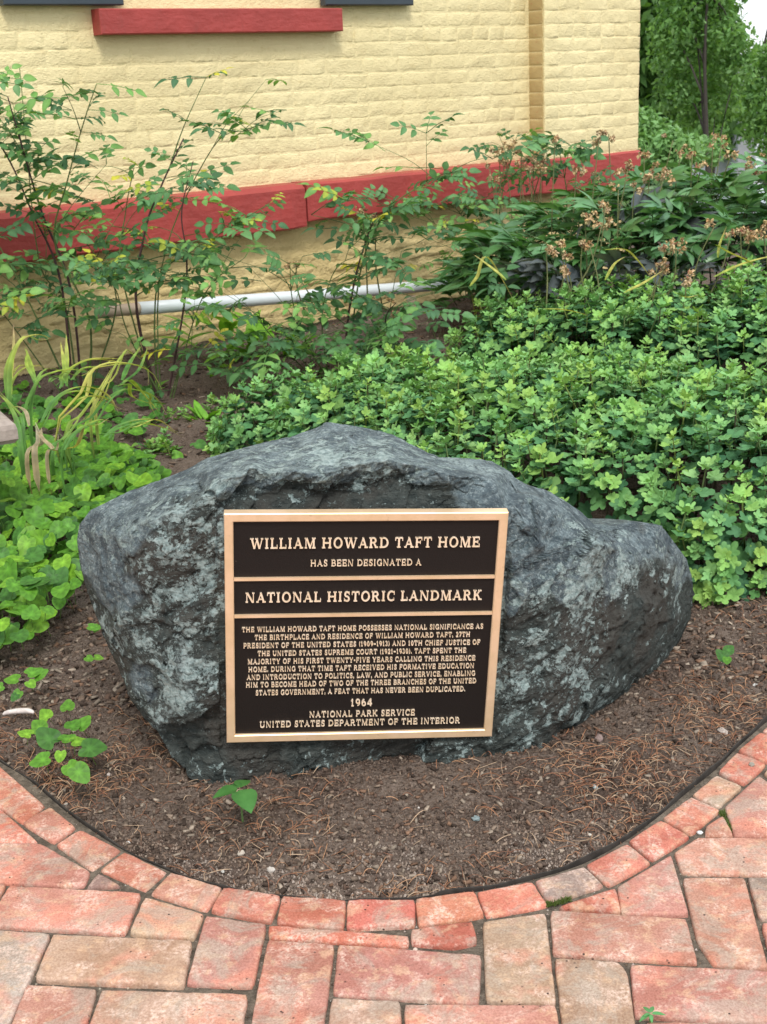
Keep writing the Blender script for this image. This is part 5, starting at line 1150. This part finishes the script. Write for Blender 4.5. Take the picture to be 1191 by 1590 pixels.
PEO = [peony_leaf(300+k, c_) for k, c_ in enumerate((PG, (.085, .20, .055), PGD, PG, (.07, .18, .05)))]; PEOP = [peony_leaf(320+k, PGP, 1.1) for k in range(3)]
def dried_head(seed):
    random.seed(seed); a = Acc(); r_ = np.random.default_rng(seed)
    for k in range(9):
        c = r_.normal(0, .009, 3); s_ = random.uniform(.006, .011); V = []
        for q_ in range(10):
            d = r_.normal(0, 1, 3); d /= np.linalg.norm(d); V.append(c+d*s_*random.uniform(.7, 1.2))
        V = np.array(V); col = tint(random.choice(((.55, .36, .18), (.62, .44, .24), (.36, .17, .10), (.68, .52, .30))), .2)
        for q_ in range(9): i_ = r_.permutation(10)[:3]; a.add(V[i_], [(0, 1, 2)], col)
    for k in range(8):
        V, F = strip_leaf(1, .5, lance, .5, random.uniform(-.5, .9), 3); d = r_.normal(0, 1, 3); a.add(place(V, random.uniform(.014, .024), frame_to(d), np.zeros(3)), F, tint((.62, .45, .27), .25))
    return a.mesh('dried_flower', M_DRY)
HEAD = [dried_head(400+k) for k in range(6)]
random.seed(31)
def stalk_and_head(root, ri, x, y, Y, spread=1, n=4):
    top = aty(x, y, Y); g = np.array([top[0]*.97+random.gauss(0, .04), Y+random.gauss(.03, .03), .35]); a = Acc(); a.tube(smoothline(np.array([g, (g+top)/2+[random.gauss(0, .015), 0, 0], top])+ri, 8), [.003]*4+[.0022]*4, 5, (.16, .17, .07)); a.obj('flower_stalk', M_BARK, root, True)
    for k in range(n):
        s_ = random.uniform(.55, .95); o = link('dried_flower', random.choice(HEAD), root, top+ri+np.array([random.gauss(0, .018), random.gauss(0, .015), random.gauss(0, .012)])*spread, (random.uniform(0, 6),)*3); o.scale = (s_,)*3
pb = np.array([1.35, 5.35, .03]); peo = empty('peony_bush', pb); tag(peo, 'broad dark green bush with tan dried flower heads at the house corner', 'bush'); pi3 = -pb
def peo_h(x, y): return mound(x, y, [(.75, 5.3, .42, .50, .52, 0), (1.2, 5.3, .6, .62, .66, 0), (1.8, 5.3, .7, .68, .70, 0), (2.4, 5.3, .6, .66, .66, 0)])
cnt = 0; L_ = []
while cnt < 1150:
    x, y = random.uniform(.3, 2.7), random.uniform(4.72, 6.0); h = peo_h(x, y)
    if h < .1: continue
    lvl = random.random(); z_ = .10+h*(.28+.62*lvl**.5) if True else h
    L_.append((x, y, z_, lvl)); cnt += 1
L_.sort(key=lambda q_: q_[1]-q_[2]); a = Acc()
for k, (x, y, z_, lvl) in enumerate(L_):
    az = random.gauss(-math.pi/2, 1.1); d = np.array([math.cos(az), math.sin(az), random.uniform(.0, .9)]); low = z_ < .42
    me_ = random.choice(PEOP) if (low and random.random() < .75) or random.random() < .08 else random.choice(PEO)
    o = link('leaf', me_, peo); s_ = random.uniform(.75, 1.15); o.matrix_local = Matrix.LocRotScale(Vector(np.array([x, y, z_])+pi3), Matrix(frame_to(d, (random.gauss(0, .3), -.4, 1)).tolist()).to_quaternion(), Vector((s_,)*3))
    if k == 299: break
# the remaining leaves as one mass
for (x, y, z_, lvl) in L_[300:]:
    me_ = random.choice(PEO); n_ = len(me_.vertices); V = np.empty(n_*3, np.float32); me_.vertices.foreach_get('co', V); V = V.reshape(-1, 3); az = random.uniform(0, 6.28)
    C_ = np.empty(n_*4, np.float32); me_.color_attributes['Col'].data.foreach_get('color', C_); a.add(place(V, random.uniform(.75, 1.15), frame_to((math.cos(az), math.sin(az), random.uniform(0, .9))), np.array([x, y, z_])+pi3), [tuple(p_.vertices) for p_ in me_.polygons], C_.reshape(-1, 4)[:, :3])
tag(a.obj('foliage', M_LEAF, peo, True), kind='stuff')
a = Acc()
for k in range(60):
    x, y = random.uniform(.5, 2.5), random.uniform(5.0, 5.8); h = peo_h(x, y)
    if h > .1: a.tube(np.array([(x+random.gauss(0, .05), y, 0), (x, y, h*.9)])+pi3, [.004, .003], 5, (.10, .10, .05))
tag(a.obj('stem', M_BARK, peo), kind='stuff')
HD = [(q_[0], q_[1], q_[2]-.35, q_[3]) for q_ in [(945, 208, 5.6, 3), (930, 215, 5.6, 2), (862, 215, 5.5, 1), (895, 265, 5.4, 3), (975, 262, 5.4, 5), (1010, 270, 5.4, 5), (1030, 275, 5.4, 3), (940, 320, 5.1, 4), (908, 335, 5.1, 3), (870, 385, 4.95, 3), (880, 395, 4.95, 2), (905, 370, 4.9, 1), (915, 380, 4.9, 2),
      (1045, 218, 5.6, 1), (1058, 230, 5.6, 2), (1075, 240, 5.6, 2), (1107, 215, 5.7, 2), (1120, 225, 5.7, 2), (1135, 240, 5.6, 2), (1160, 255, 5.5, 3), (1175, 262, 5.5, 4), (1150, 360, 4.95, 4), (1170, 365, 4.95, 4), (1185, 360, 4.95, 3), (1135, 362, 4.95, 2), (1035, 380, 4.9, 3), (1050, 388, 4.9, 3),
      (1020, 415, 4.75, 3), (1030, 418, 4.75, 2), (1065, 430, 4.6, 3), (848, 385, 4.9, 3), (880, 415, 4.8, 2), (960, 295, 5.2, 1), (1000, 232, 5.6, 2), (1090, 255, 5.5, 2), (1028, 262, 5.5, 2), (1190, 250, 5.5, 2), (985, 290, 5.3, 2), (935, 348, 5.0, 3), (1110, 350, 4.95, 1)]]
for x, y, Y, n in HD: stalk_and_head(peo, pi3, x, y, Y, 1, n)
rD, riD = roseD; YD = rD.location[1]
for x, y, n in ((790, 225, 4), (775, 235, 3), (810, 232, 3), (830, 240, 3), (845, 250, 3), (760, 262, 2), (785, 250, 3), (820, 262, 3), (805, 255, 3), (840, 262, 2), (770, 275, 2), (930, 270, 2)): stalk_and_head(rD, riD, x, y, YD-.05, 1, n)
rC, riC = roseC; YC = rC.location[1]
for x, y, n in ((447, 412, 2), (460, 405, 2), (607, 468, 2), (562, 322, 2), (585, 340, 1), (615, 480, 1)): stalk_and_head(rC, riC, x, y, YC-.05, .7, n)

# ------------------------------------------------------------------ mulch, needles, pebbles
def scatter(n, ymin, ymax, xm=1.3):
    X = RNG.uniform(-xm, xm, n*2); Y = ymin+(ymax-ymin)*RNG.uniform(0, 1, n*2)**1.6; sd_ = edge_sd(X, Y); k = (sd_ > .006) & (Y < 6.3); X, Y = X[k][:n], Y[k][:n]; return X, Y, soil_z(X, Y)
CHC = np.array([(.17, .12, .09), (.22, .165, .125), (.09, .063, .05), (.31, .25, .195), (.13, .082, .06), (.06, .042, .032), (.22, .13, .085)])
def chips(n, s0, s1, ymin, ymax, name, xm=1.3):
    X, Y, Z = scatter(n, ymin, ymax, xm); n = len(X); L = RNG.uniform(s0, s1, n)*1.3; W_ = L*RNG.uniform(.25, .7, n); H = RNG.uniform(.0008, .003, n); az = RNG.uniform(0, 6.28, n); tl = RNG.normal(0, .35, n)
    base_ = np.array([(-1, -.7, -1), (1, -1, -1), (.8, 1, -1), (-.9, .8, -1), (-.8, -.8, 1), (.9, -.7, 1), (1, .8, 1), (-1, .9, 1)])*.5
    loc = base_[None]*np.stack([L, W_, H*2], 1)[:, None]; loc = loc*RNG.uniform(.7, 1.3, loc.shape)
    ca, sa, ct, st = np.cos(az)[:, None], np.sin(az)[:, None], np.cos(tl)[:, None], np.sin(tl)[:, None]
    x, y, z = loc[..., 0], loc[..., 1], loc[..., 2]; x2 = x*ct-z*st; z2 = x*st+z*ct; V = np.stack([X[:, None]+x2*ca-y*sa, Y[:, None]+x2*sa+y*ca, (Z+.002)[:, None]+z2], -1).reshape(-1, 3)
    Fb = np.array([(0, 3, 2, 1), (4, 5, 6, 7), (0, 1, 5, 4), (1, 2, 6, 5), (2, 3, 7, 6), (3, 0, 4, 7)]); F = (Fb[None]+8*np.arange(n)[:, None, None]).reshape(-1, 4)
    c = CHC[RNG.integers(0, len(CHC), n)]*RNG.uniform(.7, 1.35, n)[:, None]
    return link(name, make_mesh(name, V, F, M_CHIP, np.repeat(c, 8, 0), False))
M_CHIP = m_col('bark_chip', .9, .15, 200, .4, .001, .35)
tag(chips(5500, .003, .010, 1.6, 3.0, 'bark_mulch', 1.15), 'fine brown bark mulch around the boulder', 'mulch', kind='stuff')
tag(chips(9500, .006, .018, 2.3, 6.3, 'bark_mulch', 1.9), 'coarser reddish brown mulch under the roses', 'mulch', kind='stuff')
def crumbs(n, name):                               # tiny four-sided grains
    X, Y, Z = scatter(n, 1.6, 2.8, 1.05); n = len(X); r_ = RNG.uniform(.0008, .0030, n)
    T4 = np.array([(1, 0, -.3), (-.6, .8, -.4), (-.6, -.8, -.2), (.1, .1, 1.0)]); D = T4[None]*RNG.uniform(.6, 1.4, (n, 4, 3))*r_[:, None, None]; az = RNG.uniform(0, 6.28, n); ca, sa = np.cos(az)[:, None], np.sin(az)[:, None]
    V = np.stack([X[:, None]+D[..., 0]*ca-D[..., 1]*sa, Y[:, None]+D[..., 0]*sa+D[..., 1]*ca, Z[:, None]+.001+D[..., 2]], -1).reshape(-1, 3); F = (np.array([(0, 1, 3), (1, 2, 3), (2, 0, 3)])[None]+4*np.arange(n)[:, None, None]).reshape(-1, 3)
    c = np.array([(.30, .235, .19), (.22, .165, .13), (.40, .33, .28), (.14, .10, .08), (.26, .19, .15)])[RNG.integers(0, 5, n)]
    pale = np.clip((1.86-Y)*5, 0, 1)*np.clip(.6+vnoise(np.stack([X*9, Y*9, 0*X], 1), 4)*1.2, 0, 1); c = c*(.55+.55*pale)[:, None]*np.where(pale[:, None] > .4, 1.0, np.array([1.0, .92, .86]))
    return link(name, make_mesh(name, V, F, M_CHIP, np.repeat(c, 4, 0), False))
tag(crumbs(52000, 'soil_crumbs'), 'pale dry soil crumbs between boulder and bricks', 'soil', kind='stuff')
def needles(n, name):
    X, Y, Z = scatter(n*3, 1.62, 3.0, 1.15); dens = vnoise(np.stack([X*5, Y*5, 0*X], 1), 6)*.5+.5
    near = np.exp(-((Y-(1.93+.25*np.abs(X)))/.16)**2)+.25; k = RNG.uniform(0, 1, len(X)) < dens**2.5*near*1.6; X, Y, Z = X[k][:n], Y[k][:n], Z[k][:n]; n = len(X)
    L = RNG.uniform(.012, .045, n); az = RNG.uniform(0, 6.28, n); cv = RNG.normal(0, .5, n); rise = np.abs(RNG.normal(0, .006, n)); Vs = []; r = RNG.uniform(.0004, .0008, n)
    for s_ in np.linspace(0, 1, 5):
        a_ = az+cv*(s_-.5); px = X+np.cos(a_)*L*(s_-.5); py = Y+np.sin(a_)*L*(s_-.5); pz = Z+.004+rise*4*s_*(1-s_)+.003*(s_-.5)*np.sign(cv)
        for q_ in range(3):
            w_ = q_*2.094; Vs.append(np.stack([px-np.sin(a_)*r*math.cos(w_), py+np.cos(a_)*r*math.cos(w_), pz+r*math.sin(w_)], 1))
    V = np.stack(Vs, 1).reshape(-1, 3); Fb = np.array([(i_*3+k_, i_*3+(k_+1) % 3, i_*3+3+(k_+1) % 3, i_*3+3+k_) for i_ in range(4) for k_ in range(3)]); F = (Fb[None]+15*np.arange(n)[:, None, None]).reshape(-1, 4)
    c = np.array([(.42, .20, .11), (.50, .28, .16), (.28, .13, .08), (.52, .37, .25)])[RNG.integers(0, 4, n)]
    return link(name, make_mesh(name, V, F, M_CHIP, np.repeat(c, 15, 0), True))
tag(needles(5600, 'pine_needles'), 'reddish brown fallen pine needles strewn over the soil', 'pine needles', kind='stuff')
def pebble(x, y, size, col, lab, z=None, cat='pebble', nm='pebble', flat=.6):
    B_ = onz(x, y, .0); z_ = float(soil_z([B_[0]], [B_[1]])[0]) if z is None else z; a = Acc(); r_ = np.random.default_rng(int(x*7+y)); nt_, nr_ = 8, 5; V = [(0, 0, -1)]
    for i_ in range(1, nr_):
        for k in range(nt_): q_, w_ = math.pi*i_/nr_-math.pi/2, 6.2832*k/nt_; V.append((math.cos(q_)*math.cos(w_), math.cos(q_)*math.sin(w_), math.sin(q_)))
    V.append((0, 0, 1)); V = np.array(V)*(1+r_.normal(0, .13, (len(V), 1)))*[1, r_.uniform(.6, 1), flat]*size*B_[1]/FPX
    F = [(0, 1+(k+1) % nt_, 1+k) for k in range(nt_)]+[(1+i_*nt_+k, 1+i_*nt_+(k+1) % nt_, 1+(i_+1)*nt_+(k+1) % nt_, 1+(i_+1)*nt_+k) for i_ in range(nr_-2) for k in range(nt_)]+[(1+(nr_-2)*nt_+k, 1+(nr_-2)*nt_+(k+1) % nt_, len(V)-1) for k in range(nt_)]
    a.add(V, F, col); o = a.obj(nm, M_PEB); o.location = (B_[0], B_[1], z_+size*B_[1]/FPX*flat*.5); o.rotation_euler = (0, 0, random.uniform(0, 6)); return tag(o, lab, cat)
for x, y, s_, c_, lab in ((374, 1316, 7, (.55, .48, .40), 'pale tan pebble on the soil left of centre'), (420, 1344, 9, (.50, .45, .40), 'flat pale stone chip near the bottom of the bed'), (168, 1198, 5, (.45, .38, .34), 'small dull pebble beside the round-leaved seedling'), (101, 1239, 4, (.50, .46, .40), 'tiny pale pebble close to the left ring bricks'),
    (198, 1300, 4, (.60, .58, .55), 'small whitish pebble beside the edging strip'), (924, 1217, 7, (.42, .50, .50), 'bluish white stone chip right of the boulder foot'), (930, 1148, 10, (.24, .17, .15), 'reddish brown stone against the right foot of the boulder'), (902, 1168, 5, (.50, .33, .22), 'small orange pebble below the brown stone'),
    (739, 1268, 8, (.20, .25, .25), 'grey green stone chip on the needles below the plaque'), (1123, 1128, 10, (.45, .38, .33), 'flat pinkish stone near the right brick ring'), (916, 1288, 4, (.5, .45, .38), 'tiny pale pebble in the dry soil at lower right'), (650, 1250, 3, (.6, .55, .5), 'tiny white pebble below the boulder centre'), (345, 1345, 4, (.6, .57, .52), 'tiny white pebble low in the bed at left'), (1173, 1057, 5, (.66, .64, .6), 'small white pebble near the right edge')):
    pebble(x, y, s_, c_, lab)
pebble(1087, 1289, 6, (.74, .76, .74), 'white angular pebble in the brick joint at right', -.006); pebble(1167, 1189, 6, (.30, .27, .22), 'grey pebble lying on a ring brick at right', .0005)
pebble(662, 1553, 5, (.66, .66, .62), 'left of two white pebbles in a lower joint', -.010); pebble(677, 1554, 5, (.66, .66, .62), 'right of two white pebbles in a lower joint', -.010); pebble(645, 1466, 5, (.60, .48, .40), 'tan pebble in the joint below the cut red brick', -.010)
a = Acc(); B_ = onz(30, 1122, 0)
ptsC = [np.array([math.cos(q_)*.030, math.sin(q_)*.014, .006])*1.0 for q_ in np.linspace(.2, 3.0, 7)]; a.tube(smoothline(ptsC, 10), [.002, .004, .005, .006, .006, .006, .005, .005, .004, .002], 6, (.66, .58, .54)); o = a.obj('bark_curl', M_PEB, None, True); o.location = (*B_[:2], .012); tag(o, 'white curved bark piece on the soil at the left edge', 'bark piece')
# crumbs in the paving joints
X = RNG.uniform(-.9, .9, 9000); Y = RNG.uniform(1.30, 2.1, 9000); sd_ = edge_sd(X, Y); ok = sd_ < -.004
inside = np.zeros(len(X), bool)
for P in polys:
    c_ = P.mean(0)
    if abs(c_[0]) > 1.1 or c_[1] < 1.1: continue
    s0 = np.sign(np.sum(P[:, 0]*np.roll(P[:, 1], -1)-P[:, 1]*np.roll(P[:, 0], -1))); m_ = np.ones(len(X), bool)
    for i_ in range(len(P)):
        a_, b_ = P[i_], P[(i_+1) % len(P)]; m_ &= s0*((b_[0]-a_[0])*(Y-a_[1])-(b_[1]-a_[1])*(X-a_[0])) > 0
    inside |= m_
ok &= ~inside; X, Y = X[ok], Y[ok]; a = Acc()
for x, y in zip(X, Y):
    s_ = random.uniform(.0008, .0024); q_ = random.uniform(0, 6); V = np.array([(s_, 0, 0), (-s_*.6, s_, 0), (-s_*.7, -s_*.8, 0), (0, 0, s_*1.1)]) @ rotm(0, 0, q_).T+np.array((x, y, -.0078))
    a.add(V, [(0, 1, 3), (1, 2, 3), (2, 0, 3)], tint(random.choice(((.30, .25, .19), (.16, .12, .09), (.42, .36, .30), (.10, .07, .05))), .2))
o = a.obj('joint_grit', M_CHIP); tag(o, 'loose sandy grit lying in the joints between bricks', 'grit', kind='stuff')

# ------------------------------------------------------------------ beyond the house corner
def leaf_cloud(centers, n, size, cols, seed, up=.3):   # many leaf-sized faces through a crown of clumps
    r_ = np.random.default_rng(seed); C_ = np.array([c[:3] for c in centers]); Rr_ = np.array([c[3] for c in centers]); k = r_.choice(len(C_), n, p=Rr_**2/np.sum(Rr_**2))
    d = r_.normal(0, 1, (n, 3)); d /= np.linalg.norm(d, axis=1)[:, None]; rad_ = Rr_[k]*r_.uniform(.25, 1.05, n)**.6; P = C_[k]+d*rad_[:, None]*[1, 1, .75]
    nrm_ = d*.5+r_.normal(0, .6, (n, 3))+[0, 0, up]; nrm_ /= np.linalg.norm(nrm_, axis=1)[:, None]; t = np.cross(nrm_, r_.normal(0, 1, (n, 3))); t /= np.linalg.norm(t, axis=1)[:, None]; b = np.cross(nrm_, t)
    s_ = size*r_.uniform(.6, 1.3, n)[:, None]; V = np.stack([P-t*s_, P-b*s_*.5+nrm_*s_*.12, P+t*s_, P+b*s_*.5+nrm_*s_*.12], 1).reshape(-1, 3); F = np.arange(4*n).reshape(-1, 4)
    cc = np.array(cols)[r_.integers(0, len(cols), n)]*r_.uniform(.8, 1.2, n)[:, None]; return V, F, np.repeat(cc, 4, 0)
def tree(lab, foot, h, crown, n, size, cols, seed, tr=.06, limbs=8, nm='leafy_tree', cat='tree'):
    r0 = empty(nm, foot); tag(r0, lab, cat); random.seed(seed); f = np.array(foot, float)
    a = Acc(); top = np.array([0, 0, h]); P = smoothline([np.zeros(3), np.array([.03, 0, h*.35]), np.array([-.02, .03, h*.7]), top], 12); a.tube(P, np.linspace(tr, tr*.2, 12), 8, (.05, .042, .034)); a.obj('trunk', M_BARK, r0, True)
    b = Acc()
    for k in range(limbs):
        c = crown[k % len(crown)]; i_ = random.randrange(3, 10); e = np.array(c[:3])-f; b.tube(smoothline([P[i_], (P[i_]+e)/2+[0, 0, .1], e], 7), np.linspace(tr*.4, tr*.08, 7), 5, (.05, .042, .034))
    b.obj('limb', M_BARK, r0, True); V, F, C_ = leaf_cloud([(*(np.array(c[:3])-f), c[3]) for c in crown], n, size, cols, seed)
    link('crown', make_mesh('crown', V, F, M_TREE, C_, False), r0)
def clumps(pxs, r): return [(*aty(x, y, Y), r_ if r_ else r) for x, y, Y, r_ in pxs]
DG, MG, LG = [(.08, .18, .04), (.10, .22, .05), (.14, .28, .07)], [(.15, .30, .07), (.19, .36, .09), (.23, .40, .12)], [(.24, .44, .15), (.30, .50, .20), (.20, .38, .12)]
tree('small slender tree with thin dark trunk and light green crown', (aty(1096, 200, 11)[0], 11, -.9), 3.1, clumps([(1070, -60, 11.3, .45), (1060, 50, 11.3, .30), (1125, 60, 11.2, .26), (1040, 90, 11.3, .20), (1095, 105, 11.6, .34), (1142, 110, 11.2, .20), (1060, 150, 11.4, .24), (1112, 165, 11.4, .22), (1085, 5, 11.3, .34), (1148, 80, 11.2, .16), (1075, 200, 11.5, .20), (1030, 45, 11.4, .14), (1095, 215, 11.8, .22), (1105, -5, 11.3, .22), (1045, 130, 11.4, .16)], .4), 10500, .027, LG+LG+MG, 1, .028, 13)
tree('large dark leaved tree behind the house corner', (aty(1000, 150, 17)[0], 17, -1.2), 7, clumps([(1000, 20, 17, 1.2), (1040, -30, 17, 1.0), (1010, 110, 17.2, 1.0), (1040, 60, 17.5, .8), (1000, 190, 17, .8), (1060, 150, 17.8, .9), (960, 60, 17, 1.2), (1075, -60, 17.5, .6), (1045, 205, 18, .7), (1090, 195, 18, .7), (1110, 160, 18.5, .4), (940, 150, 17.3, 1.1)], 1), 12000, .085, DG, 2, .14, 10)
tree('mid green tree at the right edge before the white house', (aty(1215, 200, 14)[0], 14, -1.25), 5, clumps([(1205, 125, 14, .32), (1225, 95, 14, .4), (1190, 170, 14, .32), (1185, 85, 13.8, .14), (1230, 150, 14, .6), (1170, 140, 14, .16), (1205, 205, 13.8, .35)], .4), 8200, .034, MG+LG, 3, .07, 9)
tree('dense dark trees along the far side of the street', (aty(1120, 150, 30)[0], 30, -1.3), 5, clumps([(1070, 130, 30, 1.3), (1085, 60, 31, 1.0), (1020, 60, 30, 1.6), (1040, -10, 30, 1.3), (1120, 160, 30, .7), (1090, 200, 29, .9), (1040, 190, 29, 1.3), (1150, 120, 31, .35)], 1), 9000, .14, DG, 4, .2, 7)
a_c = clumps([(1010, 190, 8.6, .10), (1000, 205, 8.5, .12), (1030, 205, 8.5, .11), (1045, 222, 8.4, .12), (1015, 228, 8.4, .14), (1070, 228, 8.8, .12), (990, 190, 8.7, .12), (1100, 235, 9, .14), (1055, 245, 8.4, .16), (1010, 250, 8.4, .16), (1000, 176, 8.6, .07)], .12)
V, F, C_ = leaf_cloud(a_c, 2600, .024, LG, 9); f = np.array([aty(1020, 220, 8.5)[0], 8.5, 0]); r0 = empty('leafy_shrub', f); tag(r0, 'light green rounded shrub just past the house corner', 'shrub'); link('foliage', make_mesh('foliage', V-f, F, M_LEAF, C_, False), r0)
a = Acc()
for c in a_c[:8]: a.tube(np.array([(0, 0, -.1), (np.array(c[:3])-f)*[.5, .5, .6], np.array(c[:3])-f]), [.01, .008, .004], 5, (.06, .05, .04))
a.obj('stem', M_BARK, r0)
# white house over the street
hx = aty(1160, 200, 26)[0]; wh = empty('white_house', (hx+3, 28, -1.3)); tag(wh, 'white house with porch column and dark railing beyond the trees', 'house')
a = Acc(); a.box((-2.6, 0, 0), (5, 5, 2.0)); a.obj('wall', M_WHITE, wh); a = Acc(); a.add([(-2.9, -.3, 2.0), (5.3, -.3, 2.0), (5.3, 5.3, 2.0), (-2.9, 5.3, 2.0), (-2.9, 2.5, 2.75), (5.3, 2.5, 2.75)], [(0, 1, 5, 4), (2, 3, 4, 5), (0, 4, 3), (1, 2, 5), (3, 2, 1, 0)]); a.obj('roof', M_ROOF, wh)
for x in (-2.8, -.5, 2.2): a = Acc(); a.box((x, -2, .35), (x+.13, -1.87, 1.85)); a.box((x-.04, -2.04, .25), (x+.17, -1.83, .35)); a.obj('porch_column', M_WHITE, wh)
a = Acc(); a.box((-2.9, -2.1, 1.85), (5, 0, 1.97)); a.obj('porch_roof', M_WHITE, wh)
a = Acc(); a.box((-2.9, -2.1, -.1), (5, 0, .25)); a.obj('porch_floor', M_TAN, wh)
for k in range(26): a = Acc(); a.box((-2.6+k*.16, -1.97, .3), (-2.56+k*.16, -1.93, 1.1)); a.obj('baluster', M_SHUT, wh)
a = Acc(); a.box((-2.67, -1.98, 1.1), (5, -1.90, 1.16)); a.obj('handrail', M_SHUT, wh)
for x in (-1.9, .4, 2.8):
    a = Acc(); a.box((x, -.06, .8), (x+.9, -.01, 1.75)); o = a.obj('window', M_SHUT, wh); a = Acc(); a.box((x+.06, -.075, .96), (x+.84, -.062, 1.69)); a.obj('pane', M_GLASS, o)
# parked car on the street
cx0 = aty(1108, 240, 15.5)[0]; car = empty('parked_car', (cx0+2.15, 15.6, -1.24)); tag(car, 'silver parked car with dark windows behind the dried flowers', 'car')
prof = [(-2.15, .35), (-2.2, .75), (-2.05, .92), (-1.45, 1.0), (-1.0, 1.38), (-.5, 1.47), (.6, 1.46), (1.15, 1.30), (1.75, .98), (2.15, .85), (2.2, .45), (2.1, .30), (-2.05, .28)]
V = []; 
for yy, s_ in ((-.86, 1.0), (-.80, 1.0), (.80, 1.0), (.86, 1.0)):
    k = .95 if abs(yy) > .83 else 1
    V += [(x*(k if z_ < 1 else .97*k), yy*(1 if z_ < 1.0 else .82), .35+(z_-.35)*k) for x, z_ in prof]
n = len(prof); F = [(j*n+i_, j*n+(i_+1) % n, (j+1)*n+(i_+1) % n, (j+1)*n+i_) for j in range(3) for i_ in range(n)]+[tuple(range(n-1, -1, -1)), tuple(3*n+k for k in range(n))]
a = Acc(); a.add(V, F); a.obj('body', M_CAR, car, False)
for x0, x1, x2, x3 in ((-1.28, -.92, -.28, -.28), (-.2, -.2, .45, .45), (.53, .53, .95, 1.35)):
    for s_ in (-1, 1):
        a = Acc(); a.add([(x0, s_*.80, 1.02), (x3, s_*.80, 1.02), (x2, s_*.722, 1.36), (x1, s_*.722, 1.36)], [(0, 1, 2, 3)]); a.add([(x0, s_*.78, 1.02), (x3, s_*.78, 1.02), (x2, s_*.70, 1.36), (x1, s_*.70, 1.36)], [(3, 2, 1, 0)]); a.V[0] += [0, s_*.035, 0]; a.obj('window', M_GLASS, car)
for x in (-1.35, 1.35):
    for s_ in (-1, 1):
        a = Acc(); pts = np.array([(x, s_*.72, .32), (x, s_*.90, .32)]); a.tube(pts, [.32, .32], 18); w_ = a.obj('wheel', M_BLACK, car); a = Acc(); a.tube(np.array([(x, s_*.89, .32), (x, s_*.915, .32)]), [.19, .19], 14); a.obj('rim', M_CAR, w_)
for s_ in (-.6, .6): a = Acc(); a.box((2.08, s_-.16, .66), (2.20, s_+.16, .80)); a.obj('headlight', M_GLASS, car)
